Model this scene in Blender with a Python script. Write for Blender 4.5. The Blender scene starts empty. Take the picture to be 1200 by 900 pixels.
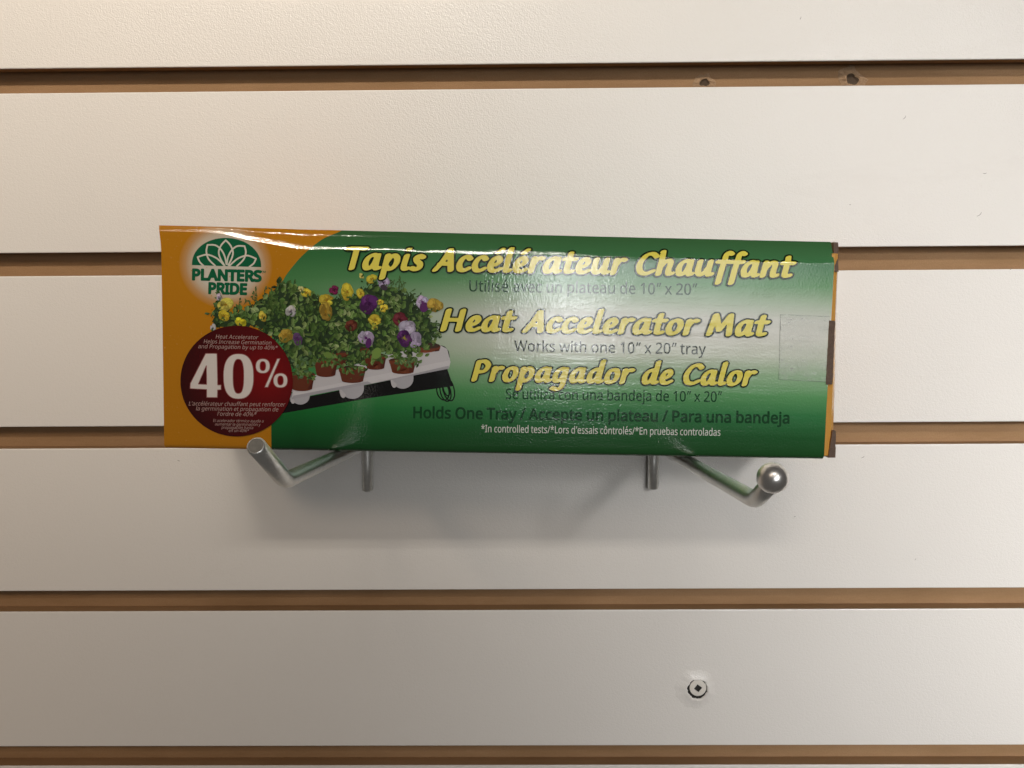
import bpy, bmesh, math, random
import numpy as np
from mathutils import Matrix, Vector

S = bpy.context.scene
COL = S.collection
MM = 0.001

# ------------------------------------------------------------------ camera
cam_d = bpy.data.cameras.new('camera')
cam = bpy.data.objects.new('camera', cam_d)
COL.objects.link(cam)
cam_d.sensor_width = 36.0
cam_d.lens = 36.0 * 910.0 / 1200.0
cam_d.clip_start = 0.01
cam_d.clip_end = 50
# hand-held phone, about 34 cm from the wall, tilted 7 degrees down
RC = ((0.9999427205675174, 0.005876843783305747, 0.008945294359521336),
      (-0.006980221116189098, 0.9916473157793495, 0.12879005249156553),
      (-0.00811369812113881, -0.12884511560302825, 0.9916315364529515))
m = Matrix((RC[0], tuple(-v for v in RC[2]), RC[1])).to_4x4()
m.translation = Vector((0.0, -0.33787, -0.09053))
cam.matrix_world = m
S.camera = cam

# ------------------------------------------------------------------ world and lamps
W = bpy.data.worlds.new('World')
S.world = W
W.use_nodes = True
W.node_tree.nodes['Background'].inputs[0].default_value = (1.0, 0.93, 0.86, 1)
W.node_tree.nodes['Background'].inputs[1].default_value = 0.082

S.view_settings.view_transform = 'Standard'
S.view_settings.look = 'None'
S.view_settings.exposure = 0.0
S.view_settings.gamma = 1.0
S.cycles.caustics_reflective = False
S.cycles.caustics_refractive = False


def lamp(name, loc, aim, sx, sy, power, color, spread=180):
    d = bpy.data.lights.new(name, 'AREA')
    d.shape = 'RECTANGLE'
    d.size, d.size_y = sx, sy
    d.energy = power
    d.color = color
    d.spread = math.radians(spread)
    o = bpy.data.objects.new(name, d)
    COL.objects.link(o)
    o.location = loc
    z = (Vector(loc) - Vector(aim)).normalized()
    x = Vector((1, 0, 0))
    x = (x - z * x.dot(z)).normalized()
    y = z.cross(x)
    r = Matrix((x, y, z)).transposed()
    o.rotation_euler = r.to_euler()
    return o


# ceiling tube as three lamps, two narrowed to dim lower left; rest are unseen
lamp('ceiling_tube_lamp', (-0.45, -1.50, 1.13), (-0.25, 0.0, 0.155), 0.60, 0.07, 0.66, (1.0, 0.885, 0.74), 20)
lamp('ceiling_tube_lamp', (0.20, -1.50, 1.13), (0.22, 0.0, 0.13), 0.60, 0.07, 0.28, (1.0, 0.94, 0.86), 22)
lamp('bare_tube_lamp', (-0.15, -1.50, 1.20), (-0.05, 0.0, 0.0), 1.20, 0.035, 2.75, (1.0, 0.94, 0.86), 150)
lamp('right_fill_lamp', (0.95, -2.0, 0.58), (0.38, 0.0, -0.22), 0.40, 0.34, 0.59, (1.0, 0.985, 0.97), 14.5)  # unseen spot added to brighten the lower right wall
lamp('wide_haze_lamp', (0.85, -2.3, 0.20), (0.42, 0.0, -0.07), 0.86, 0.56, 0.36, (0.97, 0.99, 1.0), 40)  # unseen wide lamp placed for the panel's haze and fill from the right
lamp('glare_column_lamp', (0.285, -2.3, 0.22), (0.26, 0.0, -0.07), 0.14, 0.70, 0.29, (0.97, 0.99, 1.0), 32)  # unseen upright lamp placed to mirror as a bright column on the panel
lamp('left_fill_lamp', (-0.9, -1.35, 0.70), (-0.40, 0.0, -0.20), 0.5, 0.25, 0.30, (1.0, 0.79, 0.60), 27)  # unseen warm fill added to lift the left wall and the box's shadow


# ------------------------------------------------------------------ helpers
def link(o, parent=None):
    COL.objects.link(o)
    if parent is not None:
        o.parent = parent
    return o


def mesh_obj(name, verts, faces, mats, parent=None, smooth=False, mat_idx=None, colors=None):
    me = bpy.data.meshes.new(name)
    me.from_pydata([tuple(v) for v in verts], [], faces)
    if not isinstance(mats, (list, tuple)):
        mats = [mats]
    for mt in mats:
        me.materials.append(mt)
    if mat_idx is not None:
        me.polygons.foreach_set('material_index', mat_idx)
    if smooth:
        me.polygons.foreach_set('use_smooth', [True] * len(me.polygons))
    if colors is not None:
        at = me.color_attributes.new('ink', 'FLOAT_COLOR', 'CORNER')
        buf = []
        for p, c in zip(me.polygons, colors):
            buf += [c[0], c[1], c[2], 1.0] * p.loop_total
        at.data.foreach_set('color', buf)
    me.update()
    return link(bpy.data.objects.new(name, me), parent)


def describe(o, label, cat, group=None, kind=None):
    if kind == 'structure':
        o['kind'] = kind
    o['label'] = label
    o['category'] = cat
    if group:
        o['group'] = group


def box_mesh(x0, x1, y0, y1, z0, z1, bev=0.0):
    bm = bmesh.new()
    bmesh.ops.create_cube(bm, size=1)
    for v in bm.verts:
        v.co = ((x0 + x1) / 2 + v.co.x * (x1 - x0), (y0 + y1) / 2 + v.co.y * (y1 - y0), (z0 + z1) / 2 + v.co.z * (z1 - z0))
    if bev:
        bmesh.ops.bevel(bm, geom=bm.edges[:], offset=bev, segments=2, affect='EDGES', profile=0.5)
    return bm


def bm_obj(name, bm, mat, parent=None, smooth=False):
    me = bpy.data.meshes.new(name)
    bm.to_mesh(me)
    bm.free()
    me.materials.append(mat)
    if smooth:
        me.polygons.foreach_set('use_smooth', [True] * len(me.polygons))
    return link(bpy.data.objects.new(name, me), parent)


class NT:
    def __init__(s, name):
        s.m = bpy.data.materials.new(name)
        s.m.use_nodes = True
        s.t = s.m.node_tree
        s.b = s.t.nodes['Principled BSDF']
        s.tc = None

    def n(s, kind, **kw):
        nd = s.t.nodes.new('ShaderNode' + kind)
        for k, v in kw.items():
            if k.startswith('i_'):
                nd.inputs[int(k[2:]) if k[2:].isdigit() else k[2:].replace('_', ' ')].default_value = v
            else:
                setattr(nd, k, v)
        return nd

    def l(s, a, b):
        s.t.links.new(a, b)

    def obj(s):
        if s.tc is None:
            s.tc = s.n('TexCoord')
        return s.tc.outputs['Object']

    def noise(s, scale, detail=2.0, rough=0.5, stretch=(1, 1, 1), dist=0.0):
        mp = s.n('Mapping')
        mp.inputs['Scale'].default_value = stretch
        s.l(s.obj(), mp.inputs[0])
        nz = s.n('TexNoise')
        nz.inputs['Scale'].default_value = scale
        nz.inputs['Detail'].default_value = detail
        nz.inputs['Roughness'].default_value = rough
        nz.inputs['Distortion'].default_value = dist
        s.l(mp.outputs[0], nz.inputs['Vector'])
        return nz.outputs['Fac']

    def ramp(s, src, stops):
        r = s.n('ValToRGB')
        e = r.color_ramp.elements
        while len(e) > 1:
            e.remove(e[-1])
        for i, (p, c) in enumerate(stops):
            el = e[0] if i == 0 else e.new(p)
            el.position = p
            el.color = (c, c, c, 1) if isinstance(c, (int, float)) else (*c, 1)
        s.l(src, r.inputs[0])
        return r.outputs[0]

    def math(s, op, a, b=None, c=None, clamp=False):
        nd = s.n('Math', operation=op, use_clamp=clamp)
        for i, v in enumerate((a, b, c)):
            if v is None:
                continue
            if isinstance(v, (int, float)):
                nd.inputs[i].default_value = v
            else:
                s.l(v, nd.inputs[i])
        return nd.outputs[0]

    def mix(s, fac, a, b, blend='MIX'):
        nd = s.n('Mix', data_type='RGBA', blend_type=blend)
        for sock, v in ((nd.inputs[0], fac), (nd.inputs[6], a), (nd.inputs[7], b)):
            if isinstance(v, (int, float)):
                sock.default_value = v
            elif isinstance(v, tuple):
                sock.default_value = (*v, 1)
            else:
                s.l(v, sock)
        return nd.outputs[2]

    def bump(s, h, strength, dist, prev=None):
        nd = s.n('Bump')
        nd.inputs['Strength'].default_value = strength
        nd.inputs['Distance'].default_value = dist
        s.l(h, nd.inputs['Height'])
        if prev is not None:
            s.l(prev, nd.inputs['Normal'])
        return nd.outputs[0]


# ------------------------------------------------------------------ wall materials
def make_melamine():
    t = NT('white_melamine')
    b = t.b
    big = t.noise(7, 3)
    speck = t.noise(900, 1)
    c = t.mix(big, (0.74, 0.705, 0.665), (0.79, 0.76, 0.72))
    sc = t.ramp(t.noise(60, 4, 0.7), [(0.0, 0.0), (0.72, 0.0), (0.80, 1.0)])
    c = t.mix(t.math('MULTIPLY', sc, 0.10), c, (0.45, 0.40, 0.34))
    rub = t.ramp(t.noise(9, 5, 0.75, (1, 1, 3.5), 0.6), [(0.0, 0.0), (0.60, 0.0), (0.75, 1.0)])
    c = t.mix(t.math('MULTIPLY', rub, 0.09), c, (0.50, 0.44, 0.38))
    t.l(c, b.inputs['Base Color'])
    b.inputs['Roughness'].default_value = 0.27
    b.inputs['Specular IOR Level'].default_value = 0.5
    n1 = t.bump(t.noise(800, 2, 0.6), 0.24, 0.00050)
    n2 = t.bump(t.noise(1900, 1, 0.5), 0.6, 0.00018, n1)
    n3 = t.bump(t.noise(28, 2, 0.5), 0.15, 0.0012, n2)
    t.l(n3, b.inputs['Normal'])
    return t.m


def make_mdf():
    t = NT('raw_fibreboard')
    b = t.b
    c = t.mix(t.ramp(t.noise(26, 5, 0.7, (0.35, 1, 1.6)), [(0.3, 0.0), (0.7, 1.0)]), (0.255, 0.150, 0.074), (0.385, 0.240, 0.130))
    c = t.mix(t.ramp(t.noise(2600, 2), [(0.35, 0.0), (0.7, 1.0)]), t.mix(0.3, c, (0.22, 0.12, 0.05)), c)
    t.l(c, b.inputs['Base Color'])
    b.inputs['Roughness'].default_value = 0.8
    b.inputs['Specular IOR Level'].default_value = 0.2
    t.l(t.bump(t.noise(2200, 2), 0.4, 0.0002), b.inputs['Normal'])
    return t.m


def plain(name, col, rough=0.5, metal=0.0, var=0.15, nscale=300, bump=0.0):
    t = NT(name)
    dk = tuple(max(0.0, c * (1 - var)) for c in col)
    lt = tuple(min(1.0, c * (1 + var)) for c in col)
    t.l(t.mix(t.noise(nscale, 3), dk, lt), t.b.inputs['Base Color'])
    t.b.inputs['Roughness'].default_value = rough
    t.b.inputs['Metallic'].default_value = metal
    if bump:
        t.l(t.bump(t.noise(nscale * 4, 2), 0.5, bump), t.b.inputs['Normal'])
    return t.m


MELAMINE = make_melamine()
MDF = make_mdf()

# ------------------------------------------------------------------ slatwall
PITCH, GAP = 76.2, 9.87
wall = link(bpy.data.objects.new('slatwall', None))
wall.location = (0, 0, -0.45)
describe(wall, 'white textured slatwall panel with brown horizontal grooves behind the box', 'slatwall')
WZ = 450.0      # the wall's own base, mm
X0, X1 = -640.0, 640.0


def extrude_profile(name, prof, segmat, mats, parent):
    """prof: closed list of (depth, height) mm; depth >0 goes into the wall"""
    n = len(prof)
    xs = [X0, X1]
    v = [(x * MM, d * MM, h * MM) for x in xs for d, h in prof]
    f = [(i, (i + 1) % n, n + (i + 1) % n, n + i) for i in range(n)]
    f += [tuple(range(n))[::-1], tuple(range(n, 2 * n))]
    mi = list(segmat) + [1, 1]
    o = mesh_obj(name, v, f, mats, parent, mat_idx=mi)
    bm = bmesh.new()
    bm.from_mesh(o.data)
    bmesh.ops.recalc_face_normals(bm, faces=bm.faces)
    bm.to_mesh(o.data)
    bm.free()
    return o


for k in range(-3, 6):
    zt = -k * PITCH - GAP + WZ           # top edge of the slat below groove k
    zb = -(k + 1) * PITCH + WZ
    e = 0.45
    prof = [(0, zt - e), (e * 0.25, zt - e * 0.3), (e, zt), (4.0, zt), (6.96, zt - 0.25), (7.0, zt - 0.3),
            (7.0, zb + 2.6), (4.8, zb + 2.6), (4.8, zb), (e, zb), (e * 0.25, zb + e * 0.3), (0, zb + e)]
    segm = [0, 0, 1, 1, 1, 1, 1, 1, 1, 0, 0, 0]
    extrude_profile('slat', prof, segm, [MELAMINE, MDF], wall)
bm = box_mesh(X0 * MM, X1 * MM, 7.02 * MM, 19 * MM, (-6 * PITCH + WZ + 1) * MM, (3 * PITCH - GAP + WZ - 1) * MM)
bm_obj('backing_board', bm, MDF, wall)

rng = random.Random(5)


# ragged screw holes in the uppermost groove
HOLE = plain('hole_shade', (0.075, 0.048, 0.028), 0.9)  # dark colour stands for the shade inside the shallow holes
CHIP = plain('torn_fibre', (0.34, 0.22, 0.125), 0.9, var=0.4, nscale=1500, bump=0.0003)


def screw_hole(x, z, r, seed, lift):
    g = random.Random(seed)
    n = 22
    v, f, mi = [], [], []
    ph = [g.random() * 6.28 for _ in range(3)]
    rad = [r * (1 + 0.16 * math.sin(2 * 6.283 * i / n + ph[0]) + 0.10 * math.sin(3 * 6.283 * i / n + ph[1]) + 0.07 * math.sin(5 * 6.283 * i / n + ph[2])) for i in range(n)]
    for ring, (sc, d) in enumerate(((1.9, -0.02), (1.15, -0.55), (0.9, -0.45), (0.55, -0.04))):
        for i in range(n):
            a = 2 * math.pi * i / n
            q = rad[i] * sc * (1 + (0.25 * g.random() if ring == 0 else 0))
            dd = d * lift * (0.7 + 0.6 * g.random()) if ring in (1, 2) else d
            v.append(((x + q * math.cos(a)) * MM, (7.0 + dd) * MM, (z + q * math.sin(a) * 0.95 + WZ) * MM))
    for ring in range(3):
        for i in range(n):
            f.append((ring * n + i, ring * n + (i + 1) % n, (ring + 1) * n + (i + 1) % n, (ring + 1) * n + i))
            mi.append(1 if ring < 2 else 0)
    f.append(tuple(range(3 * n, 4 * n)))
    mi.append(0)
    mesh_obj('screw_hole', v, f, [HOLE, CHIP], wall, mat_idx=mi)


screw_hole(79.6, -6.6, 2.0, 3, 1.3)
screw_hole(142.0, -5.9, 2.7, 9, 1.7)

# small scuffs and fibres on the white face
SCUFF = plain('dark_scuff', (0.16, 0.13, 0.10), 0.7)
for px, pz, ln, an in ((196, -63, 2.6, 0.75), (162, -23, 1.8, 0.9), (117, -3.0 + 20, 1.2, 1.2), (197, -46, 1.6, 0.1),
                       (141, -58.5, .7, 0), (152, -168, 1.5, 0.6), (123, -195, .9, .5), (-152, -168, 1.2, -.4), (211, -86, 1.5, .8),
                       (178, -215, .8, 1.0)):
    pts = []
    ca, sa = math.cos(an), math.sin(an)
    h = 0.11
    v = []
    for t in (-0.5, -0.15, 0.2, 0.5):
        bend = 0.14 * ln * (t * t * 4 - 0.5)
        x, z = px + ca * ln * t - sa * bend, pz + sa * ln * t + ca * bend
        w = h * (1 - abs(t))
        v += [((x - sa * w) * MM, -0.02 * MM, (z + ca * w + WZ) * MM), ((x + sa * w) * MM, -0.02 * MM, (z - ca * w + WZ) * MM)]
    f = [(2 * i, 2 * i + 1, 2 * i + 3, 2 * i + 2) for i in range(3)]
    mesh_obj('scuff_mark', v, f, SCUFF, wall)

# ------------------------------------------------------------------ the screw in the lower slat
screw = link(bpy.data.objects.new('wall_screw', None))
screw.location = (0.0814, -0.0001, -0.2767)
describe(screw, 'white painted square-drive screw sunk into the slat below the right hook', 'screw')
PAINT = plain('white_screw_paint', (0.72, 0.68, 0.62), 0.35, var=0.06)
DARK = plain('gap_shade', (0.012, 0.010, 0.008), 0.8)  # near-black colour stands for shade in the screw's gap and recess


def ring_mesh(rings, n, close=True, wob=0, seed=1):
    g = random.Random(seed)
    v, f = [], []
    ph = [1 + wob * (g.random() - 0.5) for _ in range(n)]
    for (r, y, cx, cz) in rings:
        for i in range(n):
            a = 2 * math.pi * i / n
            q = r * (ph[i] if wob else 1)
            v.append(((cx + q * math.cos(a)) * MM, y * MM, (cz + q * math.sin(a)) * MM))
    for k in range(len(rings) - 1):
        for i in range(n):
            f.append((k * n + i, k * n + (i + 1) % n, (k + 1) * n + (i + 1) % n, (k + 1) * n + i))
    if close:
        f.append(tuple(range((len(rings) - 1) * n, len(rings) * n)))
    return v, f


# torn melamine collar, countersink disc coloured dark as shade behind, and the slightly tilted head
v, f = ring_mesh([(9.5, 0.10, -0.8, 0), (8.0, -0.14, -0.7, 0), (6.3, -0.60, -0.3, 0.1), (5.3, -1.05, -0.05, 0.1), (4.85, -1.12, 0, 0.1), (4.55, -0.10, 0, 0)], 48, False, 0.13, 4)
mesh_obj('torn_collar', v, f, MELAMINE, screw, True)
v, f = ring_mesh([(4.95, -0.12, 0, 0), (4.3, -0.06, 0, 0), (1.0, -0.05, 0, 0)], 40)
mesh_obj('countersink', v, f, DARK, screw)
n = 48
v, f, mi = [], [], []
for (r, y) in ((3.75, -0.07), (3.8, -0.52), (3.6, -0.72), (2.4, -0.80)):
    for i in range(n):
        a = 2 * math.pi * i / n
        v.append((r * math.cos(a) * MM, y * MM, r * math.sin(a) * MM))


def sq_r(a, half):
    c = (a + math.pi / 4) % (math.pi / 2) - math.pi / 4
    return half / math.cos(c)


for (half, y) in ((1.35, -0.81), (1.25, -0.3)):
    for i in range(n):
        a = 2 * math.pi * i / n
        r = sq_r(a, half)
        v.append((r * math.cos(a) * MM, y * MM, r * math.sin(a) * MM))
for k in range(5):
    for i in range(n):
        f.append((k * n + i, k * n + (i + 1) % n, (k + 1) * n + (i + 1) % n, (k + 1) * n + i))
        mi.append(1 if k == 4 else 0)
f.append(tuple(range(5 * n, 6 * n)))
mi.append(1)
hd = mesh_obj('screw_head', v, f, [PAINT, DARK], screw, mat_idx=mi)
hd.location = (0.16 * MM, -0.12 * MM, 0.74 * MM)
hd.rotation_euler = (math.radians(-4), math.radians(36), math.radians(-3))

# ------------------------------------------------------------------ hooks
ZINC = None


def make_zinc():
    t = NT('dull_zinc_wire')
    b = t.b
    c = t.mix(t.noise(500, 4, 0.7), (0.60, 0.60, 0.575), (0.88, 0.88, 0.85))
    t.l(c, b.inputs['Base Color'])
    b.inputs['Metallic'].default_value = 1.0
    r = t.math('ADD', t.math('MULTIPLY', t.noise(300, 4, 0.7), 0.22), 0.24)
    t.l(r, b.inputs['Roughness'])
    t.l(t.bump(t.noise(900, 3, 0.6), 0.10, 0.0003), b.inputs['Normal'])
    return t.m


ZINC = make_zinc()
CUT = plain('cut_end_dark', (0.20, 0.19, 0.17), 0.55, 0.5, var=0.35, nscale=700)  # wire ends coloured dark in place of the tube's glare on them


def rod(name, pts, r, parent, mat=ZINC, round_r=5.0, n=20, flare=None):
    """wire bent through pts (mm, fit frame x right / y up / z out of the wall), corners rounded, ends slightly chamfered"""
    P = [Vector(p) for p in pts]
    path = [P[0]]
    for i in range(1, len(P) - 1):
        a, b, c = P[i - 1], P[i], P[i + 1]
        d0, d1 = (a - b), (c - b)
        rr = min(round_r, d0.length * 0.48, d1.length * 0.48)
        p0, p1 = b + d0.normalized() * rr, b + d1.normalized() * rr
        for k in range(9):
            t = k / 8
            path.append(p0 * (1 - t) ** 2 + b * 2 * t * (1 - t) + p1 * t * t)
    path.append(P[-1])
    # chamfer rings at both ends
    v, f = [], []
    tang = []
    for i in range(len(path)):
        a = path[max(0, i - 1)]
        b = path[min(len(path) - 1, i + 1)]
        tang.append((b - a).normalized())
    ref = Vector((0, 1, 0.3)).cross(tang[0])
    if ref.length < 1e-3:
        ref = Vector((1, 0, 0))
    ref.normalize()
    rings = [(path[0], tang[0], r * 0.8)] + [(path[0] + tang[0] * 0.35, tang[0], r)]
    rings += [(p, t, r) for p, t in list(zip(path, tang))[1:-1]]
    rings += [(path[-1] - tang[-1] * 0.35, tang[-1], r), (path[-1], tang[-1], r * 0.8)]
    for p, t, q in rings:
        ref = (ref - t * ref.dot(t)).normalized()
        bi = t.cross(ref)
        for i in range(n):
            a = 2 * math.pi * i / n
            w = p + (ref * math.cos(a) + bi * math.sin(a)) * q
            v.append((w.x * MM, -w.z * MM, w.y * MM))
    m_ = len(rings)
    for k in range(m_ - 1):
        for i in range(n):
            f.append((k * n + i, k * n + (i + 1) % n, (k + 1) * n + (i + 1) % n, (k + 1) * n + i))
    f.append(tuple(range(n))[::-1])
    f.append(tuple(range((m_ - 1) * n, m_ * n)))
    o = mesh_obj(name, v, f, [mat, CUT], parent, True)
    for pl in o.data.polygons:
        if len(pl.vertices) > 4:
            pl.use_smooth = False
            pl.material_index = 1
    return o


HOOKS = 'wire hooks holding up the box'


def shift(pts, o):
    return [(p[0] - o[0], p[1] - o[1], p[2] - o[2]) for p in pts]


def hook(base, label, arm, leg, ball=None, lug=None):
    h = link(bpy.data.objects.new('display_hook', None))
    h.location = (base[0] * MM, -base[2] * MM, base[1] * MM)
    describe(h, label, 'hook', HOOKS)
    rod('arm', shift(arm, base), 2.5, h, round_r=4.2)
    rod('support_leg', shift(leg, base), 2.45, h, round_r=3)
    # flat tongue that catches behind the slat above
    bm = box_mesh(-3.5 * MM, 3.5 * MM, 4.3 * MM, 5.9 * MM, 0.5 * MM, 15 * MM, 0.3 * MM)
    o = bm_obj('tongue', bm, ZINC, h)
    o.location = (0, base[2] * MM, (-158.5 - base[1]) * MM)
    if ball:
        c, r = ball
        bm = bmesh.new()
        bmesh.ops.create_uvsphere(bm, u_segments=40, v_segments=24, radius=r * MM)
        o = bm_obj('ball_tip', bm, ZINC_BALL, h, True)
        q = shift([c], base)[0]
        o.location = (q[0] * MM, -q[2] * MM, q[1] * MM)
    return h


def make_ball():
    t = NT('polished_zinc_ball')
    b = t.b
    t.l(t.mix(t.noise(400, 4, 0.7), (0.70, 0.68, 0.655), (0.88, 0.86, 0.83)), b.inputs['Base Color'])
    b.inputs['Metallic'].default_value = 1.0
    b.inputs['Roughness'].default_value = 0.30
    t.l(t.bump(t.noise(420, 3, 0.6), 0.15, 0.0005), b.inputs['Normal'])
    return t.m


ZINC_BALL = make_ball()
hook((-67.5, -160.4, 0), 'dull zinc wire hook with a plain cut tip under the orange end',
     [(-67.5, -160.9, -5.0), (-67.5, -160.4, 0.5), (-67.4, -146.4, 120.5), (-67.9, -131.6, 142.0)],
     [(-66.6, -159.5, 3.2), (-66.9, -166, 3.2), (-67.4, -181.3, 3.2)])
hook((60.5, -162.5, 0), 'zinc wire hook with a shiny ball tip under the green end',
     [(61.5, -162.6, -5.0), (61.5, -162.2, 0.5), (66.4, -151.6, 125.0), (65.9, -143.2, 138.5)],
     [(58.8, -160.5, 3.2), (58.9, -166, 3.2), (59.0, -180.9, 3.2)], ball=((65.75, -141.2, 140.4), 4.05))

# ------------------------------------------------------------------ the carton
BR = ((0.9991760224883605, 0.02701777179280779, 0.030287226543396287),
      (-0.028489249738484077, 0.9983798768337588, 0.049254280857066415),
      (-0.028907416586017056, -0.050076556798169074, 0.9983269503151571))
BB = Vector((-7.9793453, -151.8586123, 61.9805342))
BWID, BHT, BDEP = 239.14, 79.10, 50.0
HW = BWID / 2
carton = link(bpy.data.objects.new('cardboard_box', None))
Bm = Matrix(BR)
C3 = Matrix(((1, 0, 0), (0, 0, -1), (0, 1, 0)))
Rb = C3 @ Bm @ C3.inverted()
base = BB - Bm.col[2] * (BDEP / 2)
mw = Rb.to_4x4()
mw.translation = (C3 @ base) * MM
carton.matrix_world = mw
describe(carton, 'glossy green and orange printed cardboard box resting on two wire hooks', 'box')

# printed sheet: layout units (as measured on the front) -> millimetres on the front panel
PH = np.array([[0.29148114347138565, 0.005584914985604578, -172.85418021602413],
               [0.00487531904090535, -0.294562382264175, 153.81390966813953],
               [-2.285105574457304e-05, -8.328810952389266e-05, 1.0]])


def uv(x, y):
    w = PH @ np.array([x, y, 1.0])
    return w[0] / w[2], w[1] / w[2]


def fold_line(u):
    """height of the crease that bends the front over to the top, mm"""
    t = min(1.0, max(0.0, (u + 112) / 46))
    t = t * t * (3 - 2 * t)
    return 77.0 - 5.2 * t - 0.9 * max(0, (u + 66) / 185) + 0.25 * math.sin(u * 0.11) + 0.15 * math.sin(u * .31 + 1)


STRIP_CACHE = {}


def strip_drop(u):
    """the bent strip above the crease: how far it falls back, at even steps of height (mm)"""
    k = round(u, 2)
    if k in STRIP_CACHE:
        return STRIP_CACHE[k]
    L = max(BHT - fold_line(u), 0.1)
    wob = 0.5 + 0.5 * math.sin(u * 0.53 + 2 * math.sin(u * 0.13)) * math.sin(u * 0.19 + 1)
    wide = 0.25 + 1.25 * math.exp(-((u + 82) / 24) ** 2) + 0.9 * math.exp(-((u - 3) / 30) ** 2) + 0.25 * wob + 0.22 * math.sin(u * 1.9) * math.sin(u * 0.71 + 2)
    wide = max(wide, 0.12)
    wide = min(wide, L * 0.5)
    N = 48
    out = [0.0]
    for i in range(N):
        q = (i + 0.5) / N * L
        t = q / L
        if q < 0.25:
            s = 0.275 * q / 0.25
        elif q < 0.25 + wide:
            s = 0.275 + 0.05 * (q - 0.25) / wide
        else:
            s = 0.325 + 0.17 * (1 - math.exp(-(q - 0.25 - wide) / 0.35))
        d = math.exp(-((t - 0.72 - 0.03 * wob) / 0.055) ** 2) / (1 + math.exp((u + 35) / 8))
        s = s * (1 - d) + 0.29 * d
        if t > 0.82:
            s += 2.2 * (t - 0.82)
        out.append(out[-1] + s * L / N)
    STRIP_CACHE[k] = (L, N, out)
    return STRIP_CACHE[k]


def panel_w(u, v):
    """how far the front sheet sits in front of (+) or behind (-) its plane, mm"""
    w = 0.0
    fl = fold_line(u)
    if v > fl:
        L, N, tab = strip_drop(u)
        p = min(max((v - fl) / L, 0.0), 1.0) * N
        i = min(int(p), N - 1)
        w -= tab[i] + (tab[i + 1] - tab[i]) * (p - i)
    if v < 1.6:
        w -= (1.6 - v) ** 2 * 0.45
    w += 0.12 * math.sin(u * 0.026 + 0.6) * math.sin(v * 0.05)
    return w


def P3(u, v, lift=0.0):
    vv = v
    return (u * MM, -(BDEP / 2 + panel_w(u, vv) + lift) * MM, vv * MM)


def gloss(t, color, spec=0.30):
    b = t.b
    if isinstance(color, tuple):
        b.inputs['Base Color'].default_value = (*color, 1)
    else:
        t.l(color, b.inputs['Base Color'])
    b.inputs['Specular IOR Level'].default_value = spec
    rg = t.math('ADD', t.math('MULTIPLY', t.noise(30, 4, 0.7, (0.12, 1, 1)), 0.14), 0.10)
    t.l(rg, b.inputs['Roughness'])
    b.inputs['Coat Weight'].default_value = 0.66
    b.inputs['Coat Roughness'].default_value = 0.075
    n1 = t.bump(t.noise(140, 3, 0.6, (0.08, 1, 1)), 0.30, 0.0004)
    n2 = t.bump(t.noise(1400, 1, 0.5), 0.44, 0.00010, n1)
    n3 = t.bump(t.noise(60, 2, 0.6), 0.16, 0.0007, n2)
    t.l(n3, b.inputs['Normal'])
    t.l(n3, b.inputs['Coat Normal'])
    return t.m


def ink(name, col):
    return gloss(NT(name), col)


def panel_coords(t):
    sp = t.n('SeparateXYZ')
    t.l(t.obj(), sp.inputs[0])
    return sp.outputs[0], sp.outputs[2]       # u, v in metres


LOGO = uv(264.5, 308)


def logo_glow(t, u, v):
    du = t.math('MULTIPLY', t.math('SUBTRACT', u, LOGO[0] * MM), 1 / 0.0165)
    dv = t.math('MULTIPLY', t.math('SUBTRACT', v, (LOGO[1] - .8) * MM), 1 / 0.0155)
    d = t.math('SQRT', t.math('ADD', t.math('MULTIPLY', du, du), t.math('MULTIPLY', dv, dv)))
    return t.ramp(d, [(0.0, 1.0), (0.58, 1.0), (0.72, 0.70), (0.86, 0.22), (1.0, 0.0)])


t = NT('orange_print')
u_, v_ = panel_coords(t)
c = t.mix(t.noise(15, 3), (0.43, 0.168, 0.003), (0.49, 0.20, 0.006))
c = t.mix(logo_glow(t, u_, v_), c, (0.58, 0.54, 0.45))
c = t.mix(t.ramp(t.noise(900, 2), [(0.68, 0.0), (0.75, 1.0)]), c, (0.5, 0.22, 0.03))
ORANGE = gloss(t, c)

t = NT('green_gradient_print')
u_, v_ = panel_coords(t)
vn = t.math('MULTIPLY', v_, 1 / (BHT * MM))
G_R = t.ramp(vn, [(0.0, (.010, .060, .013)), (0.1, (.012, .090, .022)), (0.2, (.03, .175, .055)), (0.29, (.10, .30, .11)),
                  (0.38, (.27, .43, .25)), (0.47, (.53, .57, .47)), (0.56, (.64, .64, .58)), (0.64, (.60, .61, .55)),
                  (0.71, (.36, .46, .33)), (0.79, (.12, .29, .12)), (0.88, (.05, .19, .07)), (0.93, (.045, .15, .055)), (1.0, (.034, .11, .036))])  # two top stops lightened for a reflection on the folded strip
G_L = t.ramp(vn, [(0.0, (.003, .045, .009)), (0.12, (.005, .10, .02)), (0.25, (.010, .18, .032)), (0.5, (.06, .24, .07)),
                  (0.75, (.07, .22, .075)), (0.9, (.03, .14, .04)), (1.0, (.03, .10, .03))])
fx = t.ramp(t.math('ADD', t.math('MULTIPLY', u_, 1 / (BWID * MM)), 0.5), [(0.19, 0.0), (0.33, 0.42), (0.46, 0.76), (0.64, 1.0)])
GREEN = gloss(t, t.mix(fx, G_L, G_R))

# print border between orange and green
BORD = [(406, 261), (398, 269), (378, 279), (365, 289.5), (350.6, 303), (336, 321.5), (327, 338), (321.5, 357), (318.8, 385), (318, 420),
        (317.7, 480), (318, 530), (318.3, 560)]
BUV = [uv(*p) for p in BORD]


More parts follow.
